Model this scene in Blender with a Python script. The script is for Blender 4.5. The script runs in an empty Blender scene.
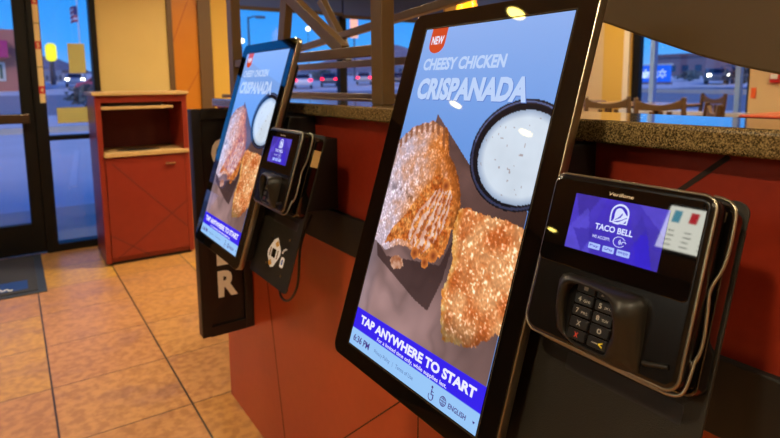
import bpy, bmesh, math, random
import numpy as np
from mathutils import Vector, Matrix
random.seed(7)
R_ = math.radians
sc = bpy.context.scene
COL = sc.collection

# ------------------------------------------------------------------ camera solved from the photo
F_PX, ROLL, PITCH, YAW, CYS = 558.04, -0.0099676, 0.1279396, 0.595789, -64.657
H = 1.27
cyw, syw, cp, sp = math.cos(YAW), math.sin(YAW), math.cos(PITCH), math.sin(PITCH)
Fv = Vector((syw*cp, cyw*cp, -sp)); R0 = Vector((cyw, -syw, 0)); U0 = R0.cross(Fv)
Rv = math.cos(ROLL)*R0 + math.sin(ROLL)*U0
Uv = -math.sin(ROLL)*R0 + math.cos(ROLL)*U0
CAM = Vector((0, 0, H))
def ray(px, py): return Rv*((px-390)/F_PX) - Uv*((py-219-CYS)/F_PX) + Fv
def at(px, py, x=None, y=None, z=None):
    """where the sight line of a photo pixel meets a real plane of the place"""
    d = ray(px, py)
    if x is not None: t = x/d.x
    elif y is not None: t = y/d.y
    else: t = (z-H)/d.z
    return CAM + d*t
cam = bpy.data.cameras.new('camera'); cam.sensor_width = 36; cam.lens = F_PX*36/780
cam.shift_y = CYS/780; cam.clip_start = .02; cam.clip_end = 2000
cam.dof.use_dof = True; cam.dof.focus_distance = .74; cam.dof.aperture_fstop = 7.0
co = bpy.data.objects.new('camera', cam); COL.objects.link(co)
m3 = Matrix((Rv, Uv, -Fv)).transposed()
co.matrix_world = Matrix.Translation(CAM) @ m3.to_4x4()
sc.camera = co
sc.view_settings.view_transform = 'Standard'; sc.view_settings.look = 'None'
sc.view_settings.gamma = 1; sc.view_settings.exposure = 0.05; sc.view_settings.use_curve_mapping = False
try:
    sc.cycles.use_denoising = True; sc.cycles.max_bounces = 8
    sc.cycles.sample_clamp_indirect = 6
except Exception: pass

# ------------------------------------------------------------------ materials
def lin(c):
    out = []
    for v in c[:3]:
        v = v/255
        out.append(v/12.92 if v <= .04045 else ((v+.055)/1.055)**2.4)
    return tuple(out)+(1,)
MATS = {}
def mat(name, rgb, rough=.5, metal=0, emit=None, estr=1, spec=.5, coat=0, noise=None, bump=None):
    """rgb in sRGB 0-255; noise=(rgb2, scale, contrast)"""
    if name in MATS: return MATS[name]
    m = bpy.data.materials.new(name); m.use_nodes = True
    nt = m.node_tree; b = nt.nodes['Principled BSDF']
    b.inputs['Base Color'].default_value = lin(rgb)
    b.inputs['Roughness'].default_value = rough; b.inputs['Metallic'].default_value = metal
    b.inputs['Specular IOR Level'].default_value = spec; b.inputs['Coat Weight'].default_value = coat
    b.inputs['Coat Roughness'].default_value = .08
    if emit:
        b.inputs['Emission Color'].default_value = lin(emit); b.inputs['Emission Strength'].default_value = estr
    if noise or bump:
        tc = nt.nodes.new('ShaderNodeTexCoord')
    if noise:
        n = nt.nodes.new('ShaderNodeTexNoise'); n.inputs['Scale'].default_value = noise[1]; n.inputs['Detail'].default_value = 5
        r = nt.nodes.new('ShaderNodeValToRGB'); w = noise[2]
        r.color_ramp.elements[0].position = .5-w; r.color_ramp.elements[1].position = .5+w
        r.color_ramp.elements[0].color = lin(rgb); r.color_ramp.elements[1].color = lin(noise[0])
        nt.links.new(tc.outputs['Object'], n.inputs['Vector']); nt.links.new(n.outputs['Fac'], r.inputs['Fac'])
        nt.links.new(r.outputs['Color'], b.inputs['Base Color'])
    if bump:
        n2 = nt.nodes.new('ShaderNodeTexNoise'); n2.inputs['Scale'].default_value = bump[0]; n2.inputs['Detail'].default_value = 3
        bp = nt.nodes.new('ShaderNodeBump'); bp.inputs['Strength'].default_value = bump[1]; bp.inputs['Distance'].default_value = .002
        nt.links.new(tc.outputs['Object'], n2.inputs['Vector']); nt.links.new(n2.outputs['Fac'], bp.inputs['Height'])
        nt.links.new(bp.outputs['Normal'], b.inputs['Normal'])
    MATS[name] = m
    return m
def emis(name, rgb, s=1.0, gloss=True):
    return mat(name, (2, 2, 2), rough=.06 if gloss else .6, emit=rgb, estr=s, spec=.5)

def tile_material():
    m = bpy.data.materials.new('tile'); m.use_nodes = True; nt = m.node_tree; L = nt.links.new
    b = nt.nodes['Principled BSDF']; N = nt.nodes.new
    geo = N('ShaderNodeNewGeometry'); sep = N('ShaderNodeSeparateXYZ'); L(geo.outputs['Position'], sep.inputs[0])
    T = .4586
    def ax(o, off):
        a = N('ShaderNodeMath'); a.operation = 'SUBTRACT'; L(o, a.inputs[0]); a.inputs[1].default_value = off
        d = N('ShaderNodeMath'); d.operation = 'DIVIDE'; L(a.outputs[0], d.inputs[0]); d.inputs[1].default_value = T
        f = N('ShaderNodeMath'); f.operation = 'FLOOR'; L(d.outputs[0], f.inputs[0])
        r = N('ShaderNodeMath'); r.operation = 'SUBTRACT'; L(d.outputs[0], r.inputs[0]); L(f.outputs[0], r.inputs[1])
        c = N('ShaderNodeMath'); c.operation = 'SUBTRACT'; L(r.outputs[0], c.inputs[0]); c.inputs[1].default_value = .5
        e = N('ShaderNodeMath'); e.operation = 'ABSOLUTE'; L(c.outputs[0], e.inputs[0])
        return f.outputs[0], e.outputs[0]
    fx, ex = ax(sep.outputs[0], .053); fy, ey = ax(sep.outputs[1], 2.184)
    gx = N('ShaderNodeMath'); gx.operation = 'GREATER_THAN'; L(ex, gx.inputs[0]); gx.inputs[1].default_value = .4915
    gy = N('ShaderNodeMath'); gy.operation = 'GREATER_THAN'; L(ey, gy.inputs[0]); gy.inputs[1].default_value = .4945
    g = N('ShaderNodeMath'); g.operation = 'MAXIMUM'; L(gx.outputs[0], g.inputs[0]); L(gy.outputs[0], g.inputs[1])
    cmb = N('ShaderNodeCombineXYZ'); L(fx, cmb.inputs[0]); L(fy, cmb.inputs[1])
    wn = N('ShaderNodeTexWhiteNoise'); wn.noise_dimensions = '3D'; L(cmb.outputs[0], wn.inputs['Vector'])
    base = N('ShaderNodeValToRGB'); L(wn.outputs['Value'], base.inputs['Fac'])
    base.color_ramp.elements[0].color = lin((186, 134, 70)); base.color_ramp.elements[1].color = lin((200, 152, 62))
    e = base.color_ramp.elements.new(.5); e.color = lin((190, 136, 92))
    # offset noise per tile
    add = N('ShaderNodeVectorMath'); add.operation = 'MULTIPLY_ADD'; L(wn.outputs['Color'], add.inputs[0]); add.inputs[1].default_value = (9, 9, 9); L(geo.outputs['Position'], add.inputs[2])
    n1 = N('ShaderNodeTexNoise'); n1.inputs['Scale'].default_value = 4.2; n1.inputs['Detail'].default_value = 7; n1.inputs['Roughness'].default_value = .62; L(add.outputs[0], n1.inputs['Vector'])
    r1 = N('ShaderNodeValToRGB'); L(n1.outputs['Fac'], r1.inputs['Fac'])
    r1.color_ramp.elements[0].position = .52; r1.color_ramp.elements[0].color = (0, 0, 0, 1); r1.color_ramp.elements[1].position = .74; r1.color_ramp.elements[1].color = (.75, .75, .75, 1)
    mx = N('ShaderNodeMixRGB'); L(r1.outputs['Color'], mx.inputs['Fac']); L(base.outputs['Color'], mx.inputs[1]); mx.inputs[2].default_value = lin((146, 104, 96))
    n2 = N('ShaderNodeTexNoise'); n2.inputs['Scale'].default_value = 30; n2.inputs['Detail'].default_value = 5; L(add.outputs[0], n2.inputs['Vector'])
    r2 = N('ShaderNodeValToRGB'); L(n2.outputs['Fac'], r2.inputs['Fac']); r2.color_ramp.elements[0].position = .38; r2.color_ramp.elements[0].color = lin((222, 214, 210)); r2.color_ramp.elements[1].position = .6; r2.color_ramp.elements[1].color = (1, 1, 1, 1)
    mm = N('ShaderNodeMixRGB'); mm.blend_type = 'MULTIPLY'; mm.inputs['Fac'].default_value = 1; L(mx.outputs[0], mm.inputs[1]); L(r2.outputs[0], mm.inputs[2])
    fin = N('ShaderNodeMixRGB'); L(g.outputs[0], fin.inputs['Fac']); L(mm.outputs[0], fin.inputs[1]); fin.inputs[2].default_value = lin((62, 48, 34))
    L(fin.outputs[0], b.inputs['Base Color'])
    rr = N('ShaderNodeMath'); rr.operation = 'MULTIPLY_ADD'; L(n2.outputs['Fac'], rr.inputs[0]); rr.inputs[1].default_value = .2; rr.inputs[2].default_value = .3; L(rr.outputs[0], b.inputs['Roughness'])
    bp = N('ShaderNodeBump'); bp.inputs['Strength'].default_value = .15; bp.inputs['Distance'].default_value = .0015
    s = N('ShaderNodeMath'); s.operation = 'SUBTRACT'; L(n1.outputs['Fac'], s.inputs[0]); L(g.outputs[0], s.inputs[1]); L(s.outputs[0], bp.inputs['Height']); L(bp.outputs[0], b.inputs['Normal'])
    return m
def granite_material():
    m = bpy.data.materials.new('granite'); m.use_nodes = True; nt = m.node_tree; L = nt.links.new; N = nt.nodes.new
    b = nt.nodes['Principled BSDF']; geo = N('ShaderNodeNewGeometry')
    n = N('ShaderNodeTexNoise'); n.inputs['Scale'].default_value = 520; n.inputs['Detail'].default_value = 3; L(geo.outputs['Position'], n.inputs['Vector'])
    r = N('ShaderNodeValToRGB'); L(n.outputs['Fac'], r.inputs['Fac']); cr = r.color_ramp
    cr.elements[0].position = .36; cr.elements[0].color = lin((60, 48, 28)); cr.elements[1].position = .66; cr.elements[1].color = lin((158, 136, 92))
    e = cr.elements.new(.5); e.color = lin((108, 90, 56))
    L(r.outputs[0], b.inputs['Base Color']); b.inputs['Roughness'].default_value = .16; b.inputs['Coat Weight'].default_value = 1; b.inputs['Coat Roughness'].default_value = .05
    return m
def glass_material():
    m = bpy.data.materials.new('window_glass'); m.use_nodes = True; nt = m.node_tree; L = nt.links.new; N = nt.nodes.new
    nt.nodes.remove(nt.nodes['Principled BSDF']); out = nt.nodes['Material Output']
    t = N('ShaderNodeBsdfTransparent'); t.inputs[0].default_value = (.97, .985, .99, 1)
    g = N('ShaderNodeBsdfGlossy'); g.inputs['Roughness'].default_value = .02
    mx = N('ShaderNodeMixShader'); mx.inputs[0].default_value = .035; L(t.outputs[0], mx.inputs[1]); L(g.outputs[0], mx.inputs[2]); L(mx.outputs[0], out.inputs[0])
    return m
def vcol_screen_material():
    m = bpy.data.materials.new('display_picture'); m.use_nodes = True; nt = m.node_tree
    b = nt.nodes['Principled BSDF']; a = nt.nodes.new('ShaderNodeAttribute'); a.attribute_name = 'picture'
    b.inputs['Base Color'].default_value = (.004, .004, .004, 1); b.inputs['Specular IOR Level'].default_value = .7; b.inputs['Roughness'].default_value = .02
    nt.links.new(a.outputs['Color'], b.inputs['Emission Color']); b.inputs['Emission Strength'].default_value = 1.0
    return m
M_TILE, M_GRANITE, M_GLASS, M_SCREEN = tile_material(), granite_material(), glass_material(), vcol_screen_material()
BLK = mat('black_gloss', (6, 5, 5), rough=.02, spec=1)
BLKM = mat('black_plastic', (13, 11, 10), rough=.42, bump=(900, .15))
PLATE = mat('dark_powder_coat', (31, 27, 21), rough=.5, spec=.3, bump=(700, .25))
BRONZE = mat('satin_metal_trim', (160, 150, 132), rough=.33, metal=1)
SILVER = mat('bright_metal', (225, 215, 200), rough=.16, metal=1)
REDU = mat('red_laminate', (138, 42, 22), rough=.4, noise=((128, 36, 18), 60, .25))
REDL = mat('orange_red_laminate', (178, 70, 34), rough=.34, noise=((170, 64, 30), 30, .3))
GROOVE = mat('groove_dark', (36, 18, 8), rough=.7)
WOODD = mat('divider_bronze_brown', (92, 70, 44), rough=.42, noise=((104, 80, 50), 14, .3))

# ------------------------------------------------------------------ mesh builder
class MB:
    def __init__(s): s.v = []; s.f = []; s.mi = []; s.mats = []; s.sm = []
    def mslot(s, m):
        if m not in s.mats: s.mats.append(m)
        return s.mats.index(m)
    def add(s, vs, fs, m, smooth=False):
        o = len(s.v); k = s.mslot(m)
        s.v += [tuple(x) for x in vs]
        for f in fs: s.f.append(tuple(o+i for i in f)); s.mi.append(k); s.sm.append(smooth)
        return s
    def box(s, x0, x1, y0, y1, z0, z1, m, T=None):
        vs = [Vector((x, y, z)) for z in (z0, z1) for y in (y0, y1) for x in (x0, x1)]
        if T: vs = [T(v) for v in vs]
        return s.add(vs, [(0, 2, 3, 1), (4, 5, 7, 6), (0, 1, 5, 4), (2, 6, 7, 3), (0, 4, 6, 2), (1, 3, 7, 5)], m)
    def prism(s, poly, fn, a, b, m, smooth=False):
        """poly 2-D outline; fn(u, v, w) -> 3-D; extruded from w=a to w=b"""
        n = len(poly)
        vs = [fn(u, v, a) for u, v in poly]+[fn(u, v, b) for u, v in poly]
        s.add(vs, [tuple(range(n))[::-1], tuple(range(n, 2*n))], m)
        return s.add(vs, [(i, (i+1) % n, n+(i+1) % n, n+i) for i in range(n)], m, smooth)
    def loft(s, loops, m, cap0=True, cap1=True, smooth=True):
        n = len(loops[0]); vs = [p for l in loops for p in l]; fs = []
        for k in range(len(loops)-1):
            for i in range(n):
                j = (i+1) % n; fs.append((k*n+i, k*n+j, (k+1)*n+j, (k+1)*n+i))
        s.add(vs, fs, m, smooth)
        if cap0: s.add(loops[0], [tuple(range(n))[::-1]], m)
        if cap1: s.add(loops[-1], [tuple(range(n))], m)
        return s
    def tube(s, pts, r, m, n=8, closed=False, flat=1.0):
        pts = [Vector(p) for p in pts]; loops = []; up = None
        N = len(pts)
        for i, p in enumerate(pts):
            a = pts[(i-1) % N] if (closed or i > 0) else p
            b = pts[(i+1) % N] if (closed or i < N-1) else p
            t = (b-a).normalized()
            if up is None:
                up = Vector((0, 0, 1)) if abs(t.z) < .9 else Vector((1, 0, 0))
            x = t.cross(up).normalized(); up = x.cross(t).normalized()
            rr = r[i] if isinstance(r, (list, tuple)) else r
            loops.append([p+x*math.cos(k*2*math.pi/n)*rr+up*math.sin(k*2*math.pi/n)*rr*flat for k in range(n)])
        if closed: loops.append(loops[0])
        return s.loft(loops, m, not closed, not closed)
    def lathe(s, prof, c, m, n=24, axis='z', smooth=True):
        loops = []
        for r, h in prof:
            if axis == 'z': loops.append([(c[0]+r*math.cos(2*math.pi*k/n), c[1]+r*math.sin(2*math.pi*k/n), c[2]+h) for k in range(n)])
            elif axis == 'x': loops.append([(c[0]+h, c[1]+r*math.cos(2*math.pi*k/n), c[2]+r*math.sin(2*math.pi*k/n)) for k in range(n)])
            else: loops.append([(c[0]+r*math.cos(2*math.pi*k/n), c[1]+h, c[2]+r*math.sin(2*math.pi*k/n)) for k in range(n)])
        return s.loft(loops, m, True, True, smooth)
    def build(s, name, parent=None, bevel=0, seg=2, fixn=True, **tags):
        me = bpy.data.meshes.new(name); me.from_pydata([tuple(map(float, v)) for v in s.v], [], s.f)
        for m in s.mats: me.materials.append(m)
        me.polygons.foreach_set('material_index', s.mi); me.polygons.foreach_set('use_smooth', s.sm)
        if fixn:
            bm = bmesh.new(); bm.from_mesh(me)
            if bevel: bmesh.ops.remove_doubles(bm, verts=bm.verts, dist=1e-6)
            bmesh.ops.recalc_face_normals(bm, faces=bm.faces); bm.to_mesh(me); bm.free()
        o = bpy.data.objects.new(name, me); COL.objects.link(o)
        if parent: o.parent = parent
        if bevel:
            b = o.modifiers.new('bevel', 'BEVEL'); b.width = bevel; b.segments = seg; b.limit_method = 'ANGLE'; b.angle_limit = R_(40); b.harden_normals = False
        for k, v in tags.items(): o[k] = v
        return o
def thing(name, label, cat, loc=(0, 0, 0), group=None, M=None):
    o = bpy.data.objects.new(name, None); COL.objects.link(o); o.empty_display_size = .05
    if M is not None: o.matrix_world = M
    else: o.location = loc
    o['label'] = label; o['category'] = cat
    if group: o['group'] = group
    return o
def tag(o, label, cat, group=None, kind=None):
    o['label'] = label; o['category'] = cat
    if group: o['group'] = group
    if kind: o['kind'] = kind
    return o
def struct(mb, name, **k):
    o = mb.build(name, **k); o['kind'] = 'structure'; return o
def dup(root, M=None, loc=None, label=None, dz=None):
    def rec(o, par):
        c = o.copy(); COL.objects.link(c)
        if par: c.parent = par
        for ch in list(o.children): rec(ch, c)
        return c
    r = rec(root, None)
    if M is not None: r.matrix_world = M
    if loc is not None: r.location = loc
    if label: r['label'] = label
    return r
def rrect(x0, x1, y0, y1, r, n=6):
    if not isinstance(r, (list, tuple)): r = [r]*4
    P = []
    for (cx, cy, a0), q in zip(((x1-r[0], y1-r[0], 0), (x0+r[1], y1-r[1], 90), (x0+r[2], y0+r[2], 180), (x1-r[3], y0+r[3], 270)), r):
        for k in range(n+1):
            a = R_(a0+90*k/n); P.append((cx+q*math.cos(a), cy+q*math.sin(a)))
    return P
def ident(u, v, w): return (u, v, w)
FYZ = lambda u, v, w: (w, u, v)       # outline in (y,z), extruded along x
FXZ = lambda u, v, w: (u, w, v)       # outline in (x,z), extruded along y
_tc = {}
def text_poly(s, bold=.0, shear=0.0, space=1.0):
    """verts normalised to the unit box, faces"""
    key = (s, bold, shear, space)
    if key in _tc: return _tc[key]
    cu = bpy.data.curves.new('t', 'FONT'); cu.body = s; cu.size = 1; cu.offset = bold; cu.shear = shear; cu.resolution_u = 3; cu.space_character = space
    o = bpy.data.objects.new('t', cu); COL.objects.link(o)
    dg = bpy.context.evaluated_depsgraph_get(); me = o.evaluated_get(dg).to_mesh()
    vs = [(v.co.x, v.co.y) for v in me.vertices]; fs = [tuple(p.vertices) for p in me.polygons]
    o.evaluated_get(dg).to_mesh_clear(); bpy.data.objects.remove(o); bpy.data.curves.remove(cu)
    x0 = min(v[0] for v in vs); x1 = max(v[0] for v in vs); y0 = min(v[1] for v in vs); y1 = max(v[1] for v in vs)
    vs = [((x-x0)/(x1-x0), (y-y0)/(y1-y0)) for x, y in vs]
    _tc[key] = (vs, fs); return _tc[key]
def add_text(mb, s, box, fn, w, m, **k):
    """box=(u0,u1,v0,v1): text fills it; fn(u,v,w)->3-D"""
    vs, fs = text_poly(s, **k); u0, u1, v0, v1 = box
    mb.add([fn(u0+(u1-u0)*x, v0+(v1-v0)*y, w) for x, y in vs], fs, m)

# ------------------------------------------------------------------ room shell
NY, EX, CZ = 4.95, 6.0, 2.6
WX0, SY = -5.0, -2.2
b = MB(); b.add([(WX0, SY, 0), (EX+.2, SY, 0), (EX+.2, NY+.05, 0), (WX0, NY+.05, 0), (WX0, SY, -.1), (EX+.2, SY, -.1), (EX+.2, NY+.05, -.1), (WX0, NY+.05, -.1)],
    [(0, 1, 2, 3), (4, 5, 6, 7), (0, 1, 5, 4), (1, 2, 6, 5), (2, 3, 7, 6), (3, 0, 4, 7)], M_TILE)
struct(b, 'floor')
CREAM = mat('cream_wall', (206, 176, 106), rough=.6, noise=((214, 184, 114), 3, .3), bump=(90, .1))
GOLD = mat('gold_wall', (206, 164, 66), rough=.55)
ORANGE = mat('orange_panel', (200, 124, 30), rough=.4, noise=((190, 114, 24), 5, .3))
BEIGE = mat('beige_wall', (206, 176, 128), rough=.6)
TRIMB = mat('brown_trim', (98, 72, 44), rough=.45)
FRAMEB = mat('dark_bronze_frame', (9, 7, 6), rough=.5, spec=.25)
CEILM = mat('ceiling_white', (190, 176, 150), rough=.8)
struct(MB().box(WX0, EX+.2, SY, NY+.2, CZ, CZ+.1, CEILM), 'ceiling')
W_WEST = mat('tan_wall', (110, 84, 58), rough=.6)
struct(MB().box(WX0-.1, WX0, SY, NY+.2, -.1, CZ, W_WEST), 'wall_west')
struct(MB().box(WX0, EX+.2, SY-.1, SY, -.1, CZ, BEIGE), 'wall_south')
wt = .15
def X(px, py, Y=NY): return at(px, py, y=Y).x
# north wall: glass front from x=-3.4 to .60, solid .60-1.80, windows 1.86-4.1, pier 4.1-4.4, window 4.4-5.8
xw0 = .600; xs = X(229, 40); xg = X(211, 40); xo = X(198, 40)
b = MB()
b.box(WX0, -.94, NY, NY+wt, -.1, CZ, W_WEST)
b.box(xw0, 1.148, NY, NY+wt, 0, CZ, CREAM)
b.box(1.148, xo, NY, NY+wt, 0, CZ, ORANGE)
b.box(xo, xs, NY, NY+wt, 0, CZ, GOLD)
b.box(xs, EX+.2, NY, NY+wt, 0, .72, GOLD)
b.box(xs, EX+.2, NY, NY+wt, 2.35, CZ, GOLD)
b.box(-.94, xw0, NY, NY+wt, 2.56, CZ, CREAM)
b.box(4.12, 4.42, NY, NY+wt, .72, 2.35, GOLD)
b.box(5.75, EX+.2, NY, NY+wt, .72, 2.35, GOLD)
# grooves of the orange panel
def gstrip(b, p, q, w, fn, d0, d1, m):
    p = Vector(p); q = Vector(q); t = (q-p).normalized(); n = Vector((-t.y, t.x))*w/2
    b.prism([tuple(p+n), tuple(p-n), tuple(q-n), tuple(q+n)], fn, d0, d1, m)
OG = mat('orange_groove', (170, 88, 22), rough=.5)
gstrip(b, (1.17, 2.5), (1.44, 1.75), .008, FXZ, NY-.001, NY+.01, OG); gstrip(b, (1.17, 1.62), (1.44, 2.3), .008, FXZ, NY-.001, NY+.01, OG)
gstrip(b, (1.16, 1.02), (1.44, 1.5), .008, FXZ, NY-.001, NY+.01, OG)
struct(b, 'wall_north')
def trim(i, *a, m=TRIMB, bev=.004): return struct(MB().box(*a, m), 'trim_%d' % i, bevel=bev)
trim(1, 1.13, 1.172, NY-.02, NY, 0, CZ)
trim(2, xo, xg, NY-.03, NY, 0, CZ)
# glass front: door leaf, mullions, side light
zt = 2.16
def frame_rects(b, rects, y0, y1, m=FRAMEB):
    for x0, x1, z0, z1 in rects: b.box(x0, x1, y0, y1, z0, z1, m)
yd0, yd1 = NY-.03, NY+.03
D1 = (-.86, .150)   # door leaf
b = MB(); dx0, dx1 = D1
frame_rects(b, [(dx0, dx0+.085, .01, zt-.05), (dx1-.085, dx1, .01, zt-.05), (dx0+.085, dx1-.085, .01, .24), (dx0+.085, dx1-.085, zt-.15, zt-.05)], yd0, yd1)
door = b.build('door_1', bevel=.004); door['kind'] = 'structure'
struct(MB().box(dx0+.085, dx1-.085, NY-.004, NY+.004, .24, zt-.15, M_GLASS), 'window_1')
BRZ = mat('push_bar_bronze', (70, 56, 42), rough=.35, metal=.6)
bar = MB().box(dx0+.03, dx1-.035, NY-.11, NY-.07, 1.0, 1.07, BRZ).box(dx0+.05, dx0+.12, NY-.075, NY-.03, 1.01, 1.06, BRZ).box(dx1-.13, dx1-.06, NY-.075, NY-.03, 1.01, 1.06, BRZ).build('push_bar', parent=door, bevel=.006)
# frame with mullions (left leaf too)
b = MB()
frame_rects(b, [(.150, .228, 0, zt), (.556, xw0, 0, zt), (.228, .556, .86, .895), (.228, .556, .0, .06), (-.94, xw0, zt-.05, zt), (-.94, xw0, 2.53, 2.56), (-.94, -.86, 0, 2.56), (.16, .228, zt, 2.56), (.57, xw0, zt, 2.56)], NY-.05, NY+.06)
struct(b, 'trim_4', bevel=.003)
struct(MB().box(.228, .556, NY-.004, NY+.004, .06, zt-.05, M_GLASS), 'window_2')
struct(MB().box(-.86, .57, NY-.004, NY+.004, zt, 2.53, M_GLASS), 'window_3')
# dining windows in the north wall
def nwin(i, x0, x1, z0, z1, mulls):
    b = MB()
    frame_rects(b, [(x0, x0+.04, z0, z1), (x1-.04, x1, z0, z1), (x0, x1, z0, z0+.05), (x0, x1, z1-.05, z1)]+[(m, m+.085, z0, z1) for m in mulls], NY+.03, NY+.10)
    f = struct(b, 'window_%d' % i, bevel=.003)
    MB().box(x0+.03, x1-.03, NY+.06, NY+.066, z0+.03, z1-.03, M_GLASS).build('glass_pane', parent=f)
nwin(5, xs, 4.12, .72, 2.35, [2.778]); nwin(6, 4.42, 5.75, .72, 2.35, [])
SHADE = mat('window_shade', (58, 80, 150), rough=.8)
SHB = mat('shade_bar', (60, 44, 34), rough=.6)
for i, (x0, x1, lab) in enumerate([(xs+.02, 2.80, 'grey-blue roller shade beside the narrow gold wall strip behind the divider'), (2.80, 4.10, 'grey-blue roller shade right of the dark window mullion'), (4.44, 5.73, 'grey-blue roller shade beyond the gold pier, seen over the near kiosk')]):
    z = [1.925, 1.905, 1.89][i]
    t = thing('roller_shade', lab, 'window shade', (x0, NY-.01, z), 'window shades')
    MB().box(0.01, x1-x0-.01, -.003, .003, .03, 2.4-z, SHADE).build('shade_cloth', parent=t)
    MB().box(0.0, x1-x0, -.012, .012, 0, .035, SHB).build('bottom_bar', parent=t, bevel=.003)
# east wall with window
b = MB(); ez0, ez1, ey0, ey1 = .80, 2.35, 2.575, 3.85
b.box(EX, EX+wt, ey1, 4.22, 0, CZ, GOLD); b.box(EX, EX+wt, 4.22, NY+.2, 0, CZ, BEIGE)
b.box(EX, EX+wt, SY, ey0, 0, CZ, BEIGE); b.box(EX, EX+wt, ey0, ey1, 0, ez0, BEIGE); b.box(EX, EX+wt, ey0, ey1, ez1, CZ, BEIGE)
struct(b, 'wall_east')
WTR = mat('window_alu_sky_tinted', (130, 160, 215), rough=.4)  # blue of the reflected sky is put into the frame colour
b = MB()
for y0, y1, m in [(ey1-.09, ey1, FRAMEB), (ey0, ey0+.03, FRAMEB), (3.585, 3.635, WTR), (2.675, 2.72, WTR)]: b.box(EX+.03, EX+.1, y0, y1, ez0, ez1, m)
b.box(EX+.03, EX+.1, ey0, ey1, ez0, ez0+.05, WTR).box(EX+.03, EX+.1, ey0, ey1, ez1-.05, ez1, WTR)
f = struct(b, 'window_7')
MB().box(EX+.06, EX+.066, ey0+.02, ey1-.02, ez0+.03, ez1-.03, M_GLASS).build('glass_pane', parent=f)
struct(MB().box(EX-.03, EX, 3.86, 3.93, 0, CZ, mat('pale_trim', (216, 200, 176), rough=.5)), 'trim_5')
struct(MB().box(EX-.18, EX+.03, ey0-.02, ey1+.02, .90, .94, mat('sill_white', (190, 190, 196), rough=.3)), 'trim_6', bevel=.004)

# ------------------------------------------------------------------ half wall with ledge
XW = .664; HY0, HY1 = -1.2, 2.168
WD = (XW, .80)
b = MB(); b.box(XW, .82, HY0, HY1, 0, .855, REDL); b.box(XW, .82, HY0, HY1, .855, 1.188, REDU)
def gyz(p, q, w=.003): gstrip(b, p, q, w, FYZ, XW-.0008, XW+.004, GROOVE)
gyz((1.765, .853), (1.612, .10)); gyz((1.612, .10), (1.59, 0)); gyz((.69, .80), (1.55, .03)); gyz((.878, .70), (.90, .02)); gyz((.300, 1.184), (.40, 1.096), .006)
gyz((.40, 1.096), (.56, .96), .006); gyz((2.0, .955), (1.85, 1.188), .005)
struct(b, 'wall_partition')
BAND = mat('black_band', (13, 10, 8), rough=.6)
struct(MB().box(XW-.012, XW, HY0, 1.98, .855, .952, BAND), 'trim_7', bevel=.003)
ledge = MB().prism([(HY0, 1.188), (2.13, 1.188), (2.13, 1.219), (HY0, 1.219)], FYZ, .632, .805, M_GRANITE).build('stone_ledge', bevel=.006, seg=3)
tag(ledge, 'speckled brown granite ledge capping the low red wall behind the kiosks', 'ledge')
# second low wall under the back divider
ye = at(235.5, 60, x=1.06).y; b = MB(); b.box(1.0, 1.12, .86, ye+.03, 0, 1.195, REDU); struct(b, 'wall_divider')
struct(MB().box(.985, 1.135, .85, ye+.04, 1.195, 1.215, WOODD), 'trim_8', bevel=.004)

# ------------------------------------------------------------------ dividers
def lattice(name, label, x0, x1, posts, rails, braces, loc):
    t = thing(name, label, 'divider', loc, 'open divider frames')
    L = Vector(loc)
    def fn(u, v, w): return (w-L.x, u-L.y, v-L.z)
    for y0, y1, z0, z1 in posts:
        b = MB(); b.box(x0-L.x, x1-L.x, y0-L.y, y1-L.y, z0-L.z, z1-L.z, WOODD); b.build('post', parent=t, bevel=.003)
    for y0, y1, z0, z1 in rails:
        b = MB(); b.box(x0+.004-L.x, x1-.004-L.x, y0-L.y, y1-L.y, z0-L.z, z1-L.z, WOODD); b.build('rail', parent=t, bevel=.002)
    for p, q, w in braces:
        b = MB(); gstrip(b, p, q, w, fn, x0+.006, x1-.006, WOODD); b.build('brace', parent=t, bevel=.002)
    return t
lattice('divider_frame', 'brown metal divider frame with slanted braces standing on the granite ledge', .700, .736,
    [(1.062, 1.108, 1.219, 2.3), (2.065, 2.118, 1.219, 2.3)],
    [(1.108, 2.065, 1.332, 1.358), (1.108, 2.065, 2.2, 2.24)],
    [((2.07, 1.79), (1.262, 1.350), .034), ((1.60, 1.54), (1.655, 1.34), .046)], (.718, 1.59, 1.219))
def a2(px, py): p = at(px, py, x=1.04); return (p.y, p.z)
def mid(p, q): return ((p[0]+q[0])/2, (p[1]+q[1])/2)
rz = 1.339
br1 = mid(a2(304, 42), a2(304, 50)); br2 = mid(a2(417, 6), a2(417, 14))
# continue the rising brace both ways
dy_, dz_ = br2[0]-br1[0], br2[1]-br1[1]
lattice('divider_frame', 'tan divider frame on the second low wall, behind the first divider', 1.04, 1.08,
    [(.90, .945, 1.215, 2.3), (ye-.02, ye+.02, 1.215, 2.3)],
    [(.945, ye-.02, rz-.012, rz+.012), (.945, ye-.02, 2.2, 2.24), (.945, ye-.02, 1.216, 1.232)],
    [((br1[0]-dy_*.32, br1[1]-dz_*.32), (.95, br2[1]+dz_*(br2[0]-.95)/(-dy_)), .024), (mid(a2(312, 0), a2(322, 0)), mid(a2(333, 40), a2(342, 40)), .03),
     (mid(a2(338, 61), a2(348, 61)), mid(a2(333, 38), a2(343, 38)), .022)], (1.06, 2.1, 1.215))
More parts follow.
